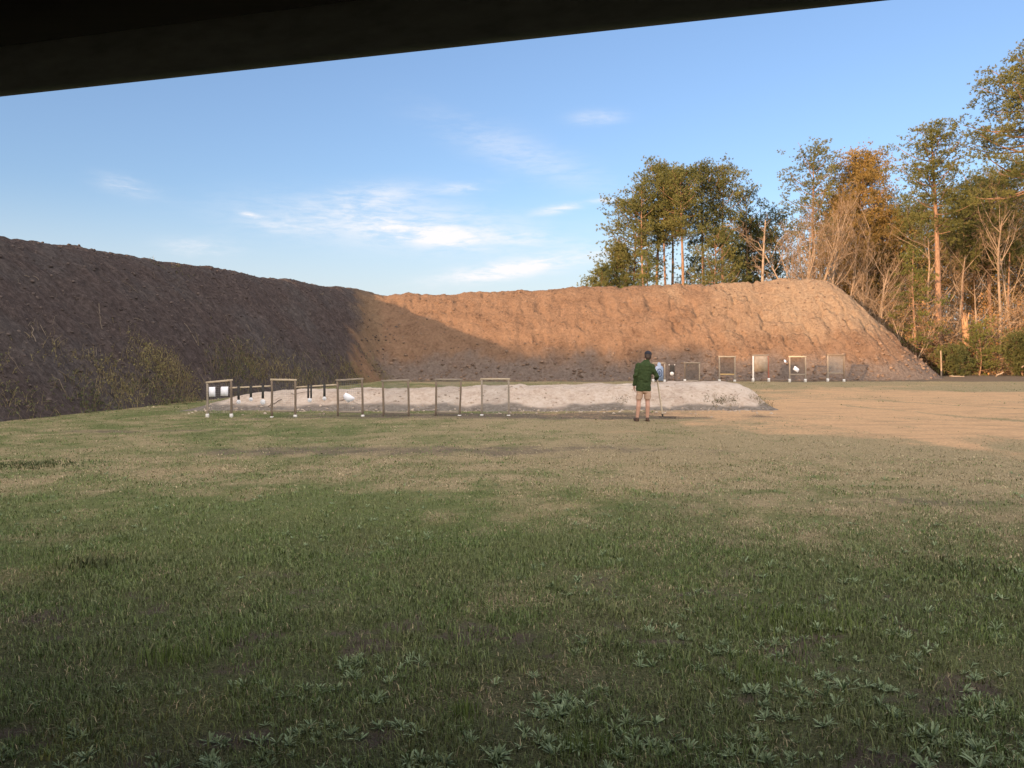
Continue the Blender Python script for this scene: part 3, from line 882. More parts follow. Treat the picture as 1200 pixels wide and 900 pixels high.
v = lambda x, y, z: np.array([OX + x, OY + y, OZ + z])
per = thing('person', 'person seen from behind in dark green jacket, tan shorts and dark cap, holding a rake', 'person', org)
b = MB()
# legs
cap(b, v(-.085, 0, .88), v(-.118, .025, .49), .088, .056); cap(b, v(-.118, .02, .49), v(-.128, -.012, .36), .052, .055); cap(b, v(-.128, -.012, .36), v(-.158, -.005, .085), .054, .036)
cap(b, v(.085, 0, .88), v(.098, .025, .49), .088, .056); cap(b, v(.098, .02, .49), v(.096, -.012, .36), .052, .055); cap(b, v(.096, -.012, .36), v(.088, -.005, .085), .054, .036)
for fx, tx in ((-.158, -.185), (.088, .112)):
    cap(b, v(fx, -.03, .05), v(tx, .14, .035), .038, .032); cap(b, v(fx, -.01, .09), v(fx, -.03, .045), .036, .036)
loft(b, [(OX, OY, OZ + .80, .13, .10), (OX, OY, OZ + .9, .15, .105), (OX + .01, OY, OZ + 1.05, .135, .10), (OX + .03, OY + .01, OZ + 1.25, .145, .10), (OX + .05, OY + .02, OZ + 1.36, .13, .085), (OX + .06, OY + .04, OZ + 1.45, .07, .06)], 20)
cap(b, v(.06, .03, 1.40), v(.105, .085, 1.53), .06, .056)
ell(b, v(.125, .105, 1.585), (.078, .098, .112), 18, 14, -.42, -.25)      # skull, bowed forward
cap(b, v(.135, .15, 1.52), v(.145, .175, 1.495), .045, .032)              # jaw
cap(b, v(.155, .195, 1.57), v(.165, .222, 1.548), .012, .014)             # nose
ell(b, v(.049, .095, 1.578), (.012, .022, .032), 10, 8); ell(b, v(.205, .115, 1.575), (.012, .022, .032), 10, 8)   # ears
# arms
cap(b, v(-.13, .01, 1.34), v(-.20, -.035, 1.12), .042, .034); cap(b, v(-.20, -.035, 1.12), v(-.222, .05, .89), .034, .027)
cap(b, v(.20, .02, 1.33), v(.315, -.02, 1.09), .042, .034); cap(b, v(.315, -.02, 1.09), v(.338, .20, 1.037), .034, .027)


def hand(mb, wrist, fwd, palmn, thumb_side, curl, s=1.0):
    fwd = unit(fwd); palmn = unit(palmn - fwd * np.dot(palmn, fwd)); side = np.cross(fwd, palmn) * thumb_side
    for k, o in enumerate((-.030, -.010, .010, .030)):
        q = wrist + fwd * .09 * s + side * o * s
        cap(mb, wrist + side * o * .55 * s, q, .013, .0115, 8)
        L = (.030, .036, .040, .036)[k] * s; dv = fwd; p = q
        for j in range(3):
            an = curl * (j + 1) * .8
            dv = fwd * math.cos(an) + palmn * math.sin(an)
            p2 = p + dv * L * (1, .75, .6)[j]; cap(mb, p, p2, .0095 - .001 * j, .009 - .001 * j, 8); p = p2
    p = wrist + fwd * .03 + side * .028; p2 = p + unit(fwd * .7 + side * .6 + palmn * .4) * .042; p3 = p2 + unit(fwd * .7 + palmn * .8) * .032
    cap(mb, p, p2, .013, .011, 8); cap(mb, p2, p3, .011, .009, 8)


hand(b, v(-.222, .055, .875), np.array([-.02, .22, -1.0]), np.array([1., 0.1, .1]), 1, .35)
hand(b, v(.340, .215, 1.03), np.array([.05, 1, -.05]), np.array([1., 0, .0]), -1, .95)
# eyes
fuse(b, 'body', M['skin'], per, .0065, 3)
j = MB()
loft(j, [(OX - .006, OY, OZ + .735, .182, .135), (OX - .004, OY, OZ + .77, .188, .140), (OX, OY, OZ + .95, .172, .132), (OX + .02, OY, OZ + 1.15, .180, .135), (OX + .035, OY + .008, OZ + 1.28, .190, .134),
         (OX + .045, OY + .015, OZ + 1.37, .186, .125), (OX + .056, OY + .025, OZ + 1.43, .12, .095), (OX + .075, OY + .045, OZ + 1.475, .078, .075), (OX + .085, OY + .055, OZ + 1.50, .07, .07)], 28)
cap(j, v(-.125, .01, 1.355), v(-.20, -.035, 1.12), .072, .058); cap(j, v(-.20, -.035, 1.12), v(-.222, .04, .90), .058, .045)
cap(j, v(.205, .02, 1.335), v(.315, -.02, 1.09), .072, .060); cap(j, v(.315, -.02, 1.09), v(.337, .17, 1.04), .058, .045)
fuse(j, 'jacket', M['jacket'], per, .010, 2, .040, 7)
s = MB()
loft(s, [(OX, OY, OZ + .70, .145, .108), (OX, OY, OZ + .80, .162, .120), (OX, OY, OZ + .90, .135, .10)], 24)
for sx, kx in ((-.088, -.118), (.088, .10)):
    loft(s, [(OX + kx, OY + .02, OZ + .53, .076, .086), (OX + kx * .97, OY + .015, OZ + .56, .078, .088), (OX + sx, OY, OZ + .70, .086, .100), (OX + sx * .9, OY, OZ + .84, .078, .095)], 20)
fuse(s, 'shorts', M['shorts'], per, .010, 2, .022, 3)
k = MB(); ell(k, v(.120, .085, 1.585), (.086, .094, .095), 18, 12, -.42, -.25); cap(k, v(.105, .04, 1.55), v(.10, .045, 1.51), .055, .045)
fuse(k, 'hair', M['hair'], per, .009, 1, .02, 5)
k = MB(); ell(k, v(.125, .103, 1.632), (.090, .108, .078), 20, 12, -.42, -.25); fuse(k, 'cap', M['capcloth'], per, .009, 2)
brim = MB(); c0 = v(.148, .19, 1.625)
ell(brim, c0, (.075, .07, .012), 16, 8, -.55, -.25)
bo = [o for o in per.children if o.name.startswith('cap')][0]
bb = brim.build('brim', M['capcloth'], None, True); bb.parent = bo
for fx, tx in ((-.158, -.188), (.088, .115)):
    k = MB(); cap(k, v(fx, -.035, .042), v(tx, .15, .036), .045, .041); cap(k, v(fx, -.02, .065), v(fx, -.02, .05), .043, .045)
    loft(k, [(OX + (fx + tx) / 2, OY + .055, OZ + .0, .052, .15), (OX + (fx + tx) / 2, OY + .055, OZ + .02, .052, .15)], 18)
    fuse(k, 'shoe', M['shoe'], per, .008, 2)
hp = v(.362, .285, 1.12); hb_ = G(768.2, 487.5); hb_ = np.array([hb_[0] + .01, OY + .45, OZ + .075])
rk = thing('rake', 'wooden handled rake with dark wide head, held upright by the person', 'rake', (hb_[0], hb_[1], OZ))
k = MB(); pts = np.array([hp + (hb_ - hp) * f for f in np.linspace(0, .95, 8)]); tubes(k, pts, np.full(8, .020), 10); ell(k, hp, (.020, .020, .018), 10, 6); k.build('handle', M['handle_wood'], rk, True)
k = MB(); q0 = hp + (hb_ - hp) * .93; tubes(k, [q0, hp + (hb_ - hp) * .965, hb_], [.023, .023, .014], 10); k.build('socket', M['iron'], rk, True)
k = MB(); ha = hb_ + np.array([-.10, 0, -.0]); hz = hb_ + np.array([.34, .03, -.012])
bar(k, ha, hz, .03, .02, (0, 1, 0)); hd = k.build('rake_head', M['iron'], rk)
k = MB()
for i in range(14):
    q = ha + (hz - ha) * (i + .5) / 14
    tubes(k, [q, q + np.array([0, -.012, -.035]), q + np.array([0, .0, -.085])], [.005, .0045, .003], 5)
k.build('tine', M['iron'], hd)

# ------------------------------------------------------------------ brush along the berm toe and on the mound
M['straw'] = tinted('dry_stems', (.15, .115, .06), (.32, .25, .13), .85, .1, .1)
M['weedgreen'] = tinted('weed_leaves', (.05, .062, .028), (.145, .145, .07), .8, .15, .2)
M['yweed'] = tinted('yellow_weed', (.13, .12, .05), (.29, .25, .11), .8, .15, .2)


def on_slope(px, py):
    """first point where the view line through the photo pixel meets the terrain"""
    dd = np.arange(14, 56, .04); xx = (px - 600) / F * dd; zz = CH + (HY - py) / F * dd
    hit = np.nonzero(top_z(xx, dd) >= zz)[0]
    i = hit[0] if len(hit) else len(dd) - 1
    return np.array([xx[i], dd[i], float(top_z(xx[i], dd[i]))])


def brush(label, spots, h, nst, nlf, mats, seed, cat='weeds', lean=.6, sp=(.38, .5), ls=(.03, .075)):
    r = np.random.default_rng(seed)
    pts = [on_slope(px, py) for px, py in spots]
    t = thing('weed_clump', label, cat, pts[0], 'weed clumps growing on the bare soil')
    st, lf = MB(), MB()
    for c in pts:
        n = int(nst * 1.6)
        x = c[0] + r.normal(0, sp[0], n); y = c[1] + r.normal(0, sp[1], n); z = top_z(x, y)
        b0 = np.stack([x, y, z - .03], 1)
        a = r.random(n) * 6.283; L = h * (.35 + .75 * r.random(n)); ln = lean * (.2 + 1.1 * r.random(n))
        dv = np.stack([np.cos(a), np.sin(a), 0 * a], 1)
        f = np.linspace(0, 1, 5)[None, :, None]
        pp = b0[:, None] + dv[:, None] * (L * ln)[:, None, None] * f ** 1.7 + np.array([0, 0, 1.]) * L[:, None, None] * (f - .28 * ln[:, None, None] * f ** 2)
        tubes(st, pp, np.linspace(1, .35, 5)[None] * (.004 + .005 * r.random(n))[:, None], 3, r.random(n))
        m = int(nlf * .7); k = r.integers(0, n, m); ff = .25 + .75 * r.random(m)
        i0 = np.clip((ff * 4).astype(int), 0, 4)
        c2 = pp[k, i0] + r.normal(0, .05, (m, 3))
        leaf(lf, c2, r, *ls)
    st.build('stems', mats[0], t); lf.build('leaves', mats[1], t)


def leaf(mb, c, r, s0, s1, updir=.3, asp=.35):
    n = len(c); L = s0 + (s1 - s0) * r.random(n)
    d1 = unit(r.normal(0, 1, (n, 3)) + np.array([0, 0, updir])); d2 = unit(np.cross(d1, r.normal(0, 1, (n, 3))))
    V = np.stack([c - d1 * L[:, None] * .5, c + d2 * (L * asp)[:, None], c + d1 * L[:, None] * .5, c - d2 * (L * asp)[:, None]], 1).reshape(-1, 3)
    mb.add(V, None, np.arange(n * 4).reshape(n, 4), np.repeat(r.random(n), 4))


brush('tall yellow weeds on the berm foot, top of the biggest patch', [(170, 418), (178, 428), (186, 436)], 0.47, 34, 330, (M['straw'], M['yweed']), 1)
brush('dry brown brush beside the tall yellow weeds on the berm foot', [(200, 432), (210, 440), (196, 448), (216, 455)], 0.58, 40, 130, (M['straw'], M['yweed']), 2, 'brush')
brush('green leafy weeds at the lawn edge below the tall yellow weeds', [(165, 460), (180, 465), (196, 466), (208, 470)], 0.40, 24, 330, (M['straw'], M['weedgreen']), 3)
brush('dry straw weeds sprawling in front of the dark berm', [(128, 450), (138, 456), (146, 447), (140, 466)], 0.47, 36, 150, (M['straw'], M['yweed']), 4)
brush('low green bush at the berm foot, outermost of the weeds', [(100, 470), (106, 476)], 0.36, 24, 350, (M['straw'], M['weedgreen']), 5)
brush('small straw weeds growing alone on the dark slope', [(80, 420), (76, 424)], 0.32, 26, 60, (M['straw'], M['yweed']), 6)
brush('scrap of green weed near the lawn edge of the dark slope', [(25, 474), (32, 482)], 0.32, 20, 200, (M['straw'], M['weedgreen']), 7)
brush('yellow green weed scrap high at the berm edge', [(8, 447)], 0.29, 20, 140, (M['straw'], M['yweed']), 8)
brush('mixed green and brown brush behind the first near frame', [(268, 436), (282, 440), (262, 444), (292, 432)], 0.58, 34, 330, (M['straw'], M['weedgreen']), 9, 'brush')
brush('dry brown brush behind the three hanging plates', [(300, 436), (314, 438), (328, 440), (340, 440)], 0.58, 40, 240, (M['straw'], M['yweed']), 10, 'brush')
brush('green brush with dead stalks behind the two hanging plates', [(352, 444), (366, 444), (380, 446), (394, 445)], 0.54, 34, 300, (M['straw'], M['weedgreen']), 11, 'brush')
brush('yellowish weed clump behind the torn paper frame', [(404, 440), (412, 436), (420, 444)], 0.61, 34, 220, (M['straw'], M['yweed']), 12)
brush('thin yellow weeds climbing the corner of the berm', [(432, 424), (438, 432), (445, 438)], 0.50, 26, 110, (M['straw'], M['yweed']), 13)
brush('thin green creepers high on the slope above the near frames', [(276, 414), (286, 418), (296, 424)], 0.29, 16, 160, (M['straw'], M['weedgreen']), 14)
brush('small sprigs standing on the skyline of the berm', [(182, 310.5), (199, 313.5), (214, 316)], 0.25, 6, 40, (M['straw'], M['weedgreen']), 15)
brush('short green weeds on the end slope of the sand mound', [(838, 473), (846, 471)], 0.16, 14, 170, (M['straw'], M['weedgreen']), 16, sp=(.16, .12), ls=(.015, .04))
brush('dark green weed on the sand mound beside the short weeds', [(854, 471)], 0.20, 12, 240, (M['straw'], M['weedgreen']), 17, sp=(.16, .12), ls=(.015, .04))
brush('sparse weeds at the very tip of the sand mound', [(886, 468), (896, 474)], 0.17, 16, 130, (M['straw'], M['weedgreen']), 18, sp=(.16, .12), ls=(.015, .04))
brush('dark weed tuft on the sand mound beside the person', [(727, 470)], 0.14, 10, 160, (M['straw'], M['weedgreen']), 19, sp=(.16, .12), ls=(.015, .04))
brush('wispy weeds on the crest of the sand mound', [(872, 448.5), (880, 450)], 0.14, 14, 40, (M['straw'], M['yweed']), 20, sp=(.16, .12), ls=(.015, .04))

# loose sticks, roots and clods (stuff)
r = np.random.default_rng(77)
mb = MB()
pts = []
while len(pts) < 90:
    px = r.uniform(0, 480); py = r.uniform(320, 478)
    c = on_slope(px, py)
    if c[2] > .15: pts.append(c)
pts = np.array(pts); n = len(pts)
a = r.random(n) * 6.283; L = .2 + .7 * r.random(n) ** 2
dv = np.stack([np.cos(a) * .6 + .6, np.sin(a), 0 * a], 1); f = np.linspace(-.5, .5, 5)[None, :, None]
pp = pts[:, None] + dv[:, None] * L[:, None, None] * f
pp += r.normal(0, .018, pp.shape)
pp[..., 2] = top_z(pp[..., 0].ravel(), pp[..., 1].ravel()).reshape(n, 5) + .015 + .05 * r.random((n, 1)) * (f[..., 0] + .5)
tubes(mb, pp, np.broadcast_to((.005 + .010 * r.random(n) ** 2)[:, None], (n, 5)), 4, r.random(n))
M['stick'] = tinted('bleached_sticks', (.09, .07, .052), (.24, .19, .145))
tag(mb.build('dead_sticks', M['stick']), 'loose roots and sticks strewn over the dark berm slope', 'debris', None, 'stuff')


def clods(name, pts, size, mat, label, seed, cat):
    r = np.random.default_rng(seed); mb = MB(); n = len(pts)
    base = np.array([(1, 0, 0), (-1, 0, 0), (0, 1, 0), (0, -1, 0), (0, 0, 1), (0, 0, -1)], float)
    mids = []; V0 = list(base)
    T = []
    import itertools
    for sx, sy, sz in itertools.product((1, -1), repeat=3):
        A = 0 if sx > 0 else 1; B = 2 if sy > 0 else 3; C = 4 if sz > 0 else 5
        tri = [A, B, C] if sx * sy * sz > 0 else [A, C, B]
        i = len(V0); V0 += [unit(V0[tri[0]] + V0[tri[1]]), unit(V0[tri[1]] + V0[tri[2]]), unit(V0[tri[2]] + V0[tri[0]])]
        T += [[tri[0], i, i + 2], [tri[1], i + 1, i], [tri[2], i + 2, i + 1], [i, i + 1, i + 2]]
    V0 = np.array(V0); key = np.round(V0, 3)
    u, inv = np.unique(key, axis=0, return_inverse=True); inv = inv.ravel(); T = inv[np.array(T)]
    s = size[0] + (size[1] - size[0]) * r.random(n) ** 3
    dd = u[None] * (1 + .5 * (r.random((n, len(u), 1)) - .5)) * (s[:, None, None] * np.array([1, 1, .7])) * (.7 + .6 * r.random((n, 1, 3)))
    V = pts[:, None] + dd
    TT = (T[None] + (np.arange(n) * len(u))[:, None, None]).reshape(-1, 3)
    mb.add(V.reshape(-1, 3), TT, None, np.repeat(r.random(n), len(u)))
    return tag(mb.build(name, mat, None, False), label, cat, None, 'stuff')


M['clod'] = tinted('soil_clods', (.09, .062, .045), (.26, .175, .12))
M['clodsand'] = tinted('sand_clods', (.25, .19, .14), (.55, .44, .34))
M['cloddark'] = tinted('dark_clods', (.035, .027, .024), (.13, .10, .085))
x = r.uniform(-8, 26, 2000); y = 46.2 + r.normal(0, .8, 2000) + np.where(x > 20, (x - 20) * .6, 0); z = top_z(x, y)
clods('soil_clods', np.stack([x, y, z + .0], 1), (.02, .13), M['clod'], 'lumps of soil rolled to the foot of the back berm', 5, 'soil clods')
x = r.uniform(-7.5, 21, 1500); y = r.uniform(47, 53, 1500); z = top_z(x, y)
clods('slope_clods', np.stack([x, y, z], 1), (.02, .09), M['clod'], 'lumps of soil stuck on the slope of the back berm', 8, 'soil clods')
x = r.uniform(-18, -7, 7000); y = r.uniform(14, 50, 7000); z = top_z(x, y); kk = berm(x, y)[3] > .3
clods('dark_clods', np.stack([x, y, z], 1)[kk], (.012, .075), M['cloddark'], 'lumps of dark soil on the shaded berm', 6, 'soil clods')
x = r.uniform(-9, 7.3, 900); y = 22.8 + r.normal(0, .7, 900); z = top_z(x, y)
clods('sand_clods', np.stack([x, y, z], 1), (.008, .05), M['clodsand'], 'lumps of sand along the foot of the sand mound', 7, 'sand clods')

# ------------------------------------------------------------------ trees
M['bark_pine'] = grainy('pine_bark', (.17, .10, .06), (.37, .225, .145), 5, (3, 3, .8), .95, .1, .8, .03)
M['bark_grey'] = grainy('bare_bark', (.21, .15, .10), (.40, .30, .21), 6, (3, 3, .8), .95, .1, .6, .02)
M['twig'] = tinted('twigs', (.13, .085, .052), (.38, .265, .165), .95, .1)
M['pine1'] = tinted('olive_needles', (.078, .092, .028), (.225, .205, .065), .75, .2, .22, .35, .5)
M['pine2'] = tinted('dark_needles', (.048, .062, .021), (.165, .155, .052), .75, .2, .18, .35, .5)
M['pine3'] = tinted('fresh_needles', (.080, .098, .026), (.21, .20, .055), .75, .2, .25, .35, .5)
M['russet'] = tinted('russet_buds', (.24, .13, .05), (.48, .27, .11), .85, .1, .2, .35, .5)
M['oliveleaf'] = tinted('olive_leaves', (.15, .105, .030), (.40, .26, .08), .8, .2, .2, .35, .5)


def tufts(mb, c, ax, r, n=13, L=(.18, .34), w=.0175, spread=1.1):
    m = len(c)
    dv = unit(ax[:, None] * .8 + r.normal(0, spread * .6, (m, n, 3)))
    ln = (L[0] + (L[1] - L[0]) * r.random((m, n)))[..., None]
    sd = unit(np.cross(dv, r.normal(0, 1, (m, n, 3)))) * w * (.6 + .8 * r.random((m, n, 1)))
    b0 = c[:, None] + dv * .01
    V = np.stack([b0 - sd, b0 + sd, b0 + dv * ln], 2).reshape(-1, 3)
    t = np.clip(np.repeat(r.random(m), n) * .7 + r.random(m * n) * .3, 0, 1)
    mb.add(V, np.arange(m * n * 3).reshape(-1, 3), None, np.repeat(t, 3))


def profile(kind, t):
    if kind == 'cone': return (1 - t) ** .75 * .95 + .08
    if kind == 'round': return np.sqrt(np.maximum(0, 1 - (2 * t - 1) ** 2)) * .85 + .15
    if kind == 'top': return np.interp(t, [0, .2, .6, .85, 1], [.45, .75, 1., .75, .2])
    if kind == 'layer': return np.interp(t, [0, .3, .7, 1], [1., .85, .6, .15])
    return np.ones_like(t)


def pine(label, px, ytop, d, rad, cb, kind, nbr, dens, needles, seed, trunk_r=.2, lean=(0, 0), group=None, name='pine_tree', bark='bark_pine',
         elev=(0, .9), clump=.22, dead=0, base_z=0., nneedle=11, nl=(.10, .20), flat=.65, q=10):
    r = np.random.default_rng(seed)
    base = P(px, HY, d); base[2] = base_z - .2
    h = CH + (HY - ytop) / F * d - base_z
    h -= min(.45, h * .05)
    t = thing(name, label, 'tree', base, group)
    n = 12; f = np.linspace(0, 1, n)
    tr = np.stack([base[0] + lean[0] * f + .12 * np.sin(f * 5 + seed), base[1] + lean[1] * f + .1 * np.cos(f * 4 + seed), base[2] + (h + .2) * f], 1)
    k = MB(); tubes(k, tr, trunk_r * (1 - f * .86) * (1 + .35 * np.exp(-f * 30)), 9)
    m = nbr
    tt = np.sort(np.clip((np.arange(m) + r.random(m)) / m, 0, 1)) ** .9
    zf = cb + (1 - cb) * tt * .99
    p0 = np.stack([np.interp(zf, f, tr[:, i]) for i in range(3)], 1)
    az = np.arange(m) * 2.399 + r.normal(0, .5, m)
    L = rad * profile(kind, tt) * (.62 + .55 * r.random(m))
    el = elev[0] + (elev[1] - elev[0]) * tt ** 1.3 + r.normal(0, .15, m)
    dv = np.stack([np.cos(az) * np.cos(el), np.sin(az) * np.cos(el), np.sin(el)], 1)
    g = np.linspace(0, 1, 6)[None, :, None]
    up = np.array([0, 0, 1.])
    br = p0[:, None] + dv[:, None] * L[:, None, None] * g + up * (L[:, None, None] * (.16 * g ** 2 - .12 * g * (1 - g) * 2)) + r.normal(0, .04, (m, 6, 3)) * g
    tubes(k, br, (.010 + .013 * L)[:, None] * np.linspace(1, .3, 6)[None], 5)
    if dead:
        zd = np.linspace(cb * .5, cb, dead); q0 = np.stack([np.interp(zd, f, tr[:, i]) for i in range(3)], 1)
        a2 = r.random(dead) * 6.283; Ld = .4 + 1.2 * r.random(dead)
        d2 = np.stack([np.cos(a2), np.sin(a2), .1 * r.normal(0, 1, dead)], 1)
        tubes(k, q0[:, None] + d2[:, None] * Ld[:, None, None] * g + r.normal(0, .05, (dead, 6, 3)) * g, np.full((dead, 1), .018) * np.linspace(1, .3, 6)[None], 4)
    k.build('trunk', M[bark], t, True)
    # secondary shoots carry the tufts, gathered into clumps towards the ends
    cm = MB(); C = []; A = []
    for i in range(m):
        ns = max(2, int(dens * .60 * (1.2 + 2.0 * L[i])))
        fr = np.clip(r.beta(2.2, 1.1, ns), .12, 1.0)
        a = br[i][np.clip((fr * 5).astype(int), 0, 4)]; b = br[i][np.clip((fr * 5).astype(int) + 1, 0, 5)]
        w = (fr * 5 - np.floor(fr * 5))[:, None]; bp = a * (1 - w) + b * w
        lat = r.normal(0, 1, (ns, 3)) * np.array([1, 1, .7 * flat]) * (.12 + .20 * L[i])
        cc = bp + lat + up * np.abs(r.normal(0, .10, (ns, 1)))
        C.append((cc[:, None] + r.normal(0, clump * .95, (ns, q, 3)) * np.array([1, 1, max(flat, .5)])).reshape(-1, 3))
        A.append(np.repeat(unit(dv[i] * .6 + lat * .7 + up * .55), q, 0))
    C = np.concatenate(C); A = np.concatenate(A)
    tufts(cm, C, A, r, nneedle, nl)
    cm.build('crown', M[needles], t)
    return t


def branch_sys(base, h, r0, seed, spread=.75, nprim=9, start=.35, stems=1, fan=.0, levels=3, tropism=.35, k2=(5, 4), lean=0., lk=1., rk=1., wob=.07):
    r = np.random.default_rng(seed); out = []
    def poly(p, dv, L, rad, wob, n=6):
        pts = [p]; d_ = dv.copy()
        for i in range(n - 1):
            d_ = unit(d_ + r.normal(0, wob, 3) + np.array([0, 0, tropism * .25])); pts.append(pts[-1] + d_ * L / (n - 1))
        return np.array(pts)
    def rec(p, dv, L, rad, lv):
        pl = poly(p, dv, L, rad, wob + .05 * lv); out.append((pl, np.linspace(rad, rad * (.35 if lv else .25), 6), lv))
        if lv >= levels: return
        nc = nprim if lv == 0 else (k2[lv - 1] if lv - 1 < len(k2) else 3)
        for c in range(nc):
            f = (start if lv == 0 else .25) + (1 - (start if lv == 0 else .25)) * (c + r.random()) / nc
            x = f * 5; i = min(4, int(x)); q = pl[i] * (1 - (x - i)) + pl[i + 1] * (x - i)
            ax = unit(pl[i + 1] - pl[i]); pr = unit(np.cross(ax, r.normal(0, 1, 3)))
            an = spread * (.6 + .6 * r.random())
            rec(q, unit(ax * math.cos(an) + pr * math.sin(an)), L * (lk if lv == 0 else 1) * (.30 + .30 * r.random()) * (1.15 - .5 * f), max(.006, rad * rk * (.40 - .18 * f)), lv + 1)
    for s in range(stems):
        a = s / max(1, stems) * 6.283 + r.random(); t = fan * (.4 + .8 * r.random())
        rec(np.array(base) + np.array([math.cos(a), math.sin(a), 0]) * (.15 if stems > 1 else 0), unit(np.array([math.cos(a) * math.sin(t) + lean, math.sin(a) * math.sin(t), math.cos(t)])), h * (1 if s == 0 else .7 + .3 * r.random()), r0 * (1 if s == 0 else .75), 0)
    return out


def bare(label, px, ytop, d, r0, seed, group=None, name='bare_tree', base_z=0., bark='bark_grey', leaves=None, nleaf=0, lsz=(.06, .14), **kw):
    base = P(px, HY, d); base[2] = base_z - .15
    h = (CH + (HY - ytop) / F * d - base_z)
    t = thing(name, label, 'tree', base, group)
    br = branch_sys(base, h * .93, r0, seed, **kw)
    k, w = MB(), MB(); r = np.random.default_rng(seed + 9)
    for lv in range(5):
        sel = [(p, q) for p, q, l in br if l == lv]
        if not sel: continue
        pp = np.array([s[0] for s in sel]); rr = np.array([s[1] for s in sel])
        if lv <= 1: tubes(k, pp, rr, 7 if lv == 0 else 5, r.random(len(sel)))
        else: tubes(w, pp, np.maximum(rr, .006), 3, r.random(len(sel)))
    k.build('trunk', M[bark], t, True)
    if w.n: w.build('branches', M['twig'], t)
    if leaves:
        tips = np.concatenate([p[2:] for p, q, l in br if l >= 2]); c = tips[r.integers(0, len(tips), nleaf)] + r.normal(0, .12, (nleaf, 3))
        lb = MB(); leaf(lb, c, r, *lsz); lb.build('crown', M[leaves], t)
    return t


GG = 'pines in the grove behind the back berm'
GW = 'trees at the edge of the woods'
for px_, yt_, d_, rr_, sd_ in ((735, 292, 69, 1.9, 301), (815, 300, 72, 1.7, 303), (858, 284, 69, 2.0, 304)):
    pine('low bushy pine filling the floor of the grove between the taller trunks', px_, yt_, d_, rr_, .30, 'round', 40, 2.6, 'pine2', sd_, .12, group=GG)

pine('short bushy pine at the outer edge of the grove, lowest crown on the skyline', 706, 306, 62, 2.6, .30, 'cone', 40, 3.0, 'pine1', 1, .13, group=GG)
pine('young conical pine second from the outer edge of the grove', 724, 282, 63, 2.6, .28, 'cone', 46, 3.2, 'pine1', 2, .14, group=GG)
pine('feathery pine with a ragged outline on the open side of the grove', 744, 236, 64, 2.7, .46, 'round', 54, 3.0, 'pine1', 3, .17, group=GG)
pine('tall pine with a broad clumped top, first of the tallest row in the grove', 770, 192, 64, 2.2, .63, 'top', 46, 3.0, 'pine1', 4, .2, group=GG)
pine('tall pine with a split top next to the broad clumped one', 787, 196, 67, 1.8, .66, 'top', 44, 2.6, 'pine1', 5, .18, group=GG, dead=4)
pine('tall pine with a bare pinkish trunk low in the grove centre', 799, 200, 62, 1.8, .68, 'top', 46, 2.8, 'pine1', 6, .2, group=GG, dead=6)
pine('tall full pine in the middle of the grove skyline', 824, 192, 65, 2.1, .62, 'top', 56, 2.8, 'pine2', 7, .2, group=GG)
pine('tall pine with a pointed dark top ending the high row of the grove', 848, 191, 65, 1.9, .60, 'top', 46, 2.8, 'pine1', 8, .19, group=GG)
pine('slim pine with a high narrow crown between the two first tall pines', 779, 206, 63, 1.5, .66, 'top', 34, 2.6, 'pine1', 321, .16, group=GG, dead=5)
pine('slim pine with a bent top on the open side of the tallest row', 758, 214, 62, 1.5, .62, 'top', 34, 2.6, 'pine1', 322, .16, (-.4, .1), group=GG, dead=4)
pine('lower pine filling the gap under the two darkest tops', 838, 268, 61, 2.2, .35, 'round', 40, 2.8, 'pine1', 9, .13, group=GG)
pine('small light green pine at the berm edge under the grove', 757, 288, 60, 1.5, .4, 'cone', 26, 2.2, 'pine3', 10, .11, group=GG)
pine('thin airy pine with see-through crown beyond the grove', 874, 218, 70, 2.8, .45, 'round', 46, 1.6, 'pine2', 11, .17, group=GG)
pine('dark dense evergreen in the dip between the grove and the dead pole', 878, 262, 72, 3.2, .25, 'round', 60, 3.8, 'pine2', 12, .18, group=GG)
pine('dark low evergreen behind the dead pole', 910, 248, 74, 3.0, .25, 'round', 54, 2.6, 'pine2', 13, .18, group=GG)
pine('slim pine with three stacked side clumps and a knobbed top', 954, 172, 66, 2.9, .52, 'top', 40, 2.6, 'pine1', 14, .18, group=GW, dead=5)
pine('bulky yellowish evergreen with a rounded dome behind the bare trees', 1006, 187, 70, 3.8, .25, 'round', 96, 5.0, 'oliveleaf', 15, .26, group=GW, name='evergreen_tree')
pine('smaller olive evergreen tucked under the rounded dome', 985, 235, 66, 3.0, .25, 'round', 60, 4.0, 'oliveleaf', 16, .2, group=GW, name='evergreen_tree')
pine('grey green see-through pine in the gap beside the dome', 1046, 240, 72, 2.4, .40, 'round', 40, 1.7, 'pine2', 17, .16, group=GW)
pine('tall lone pine with a long bare trunk beside the berm end', 1102, 147, 57, 2.6, .56, 'round', 50, 2.8, 'pine1', 18, .30, (-.5, .2), group=GW, dead=9, elev=(-.05, .9), flat=.4)
pine('towering wide pine at the picture edge with long level branches', 1214, 52, 52, 5.6, .57, 'layer', 70, 3.4, 'pine1', 19, .34, group=GW, elev=(-.06, .35), flat=.28)
pine('fresh green young pine in flat tiers beside the lone trunk', 1071, 282, 55, 1.9, .22, 'layer', 26, 2.2, 'pine3', 20, .10, group=GW, elev=(-.1, .4), flat=.25)
pine('broad flat-topped pine behind the lone trunk', 1160, 216, 66, 4.2, .55, 'round', 70, 4.0, 'pine1', 21, .24, group=GW)
pine('dark pine top over the slender trunks at the picture edge', 1183, 250, 63, 1.5, .72, 'round', 24, 2.2, 'pine2', 22, .14, group=GW)
pine('small olive pine growing low in front of the lone trunk top', 1128, 232, 62, 2.2, .62, 'round', 34, 3.2, 'pine1', 23, .16, group=GW)

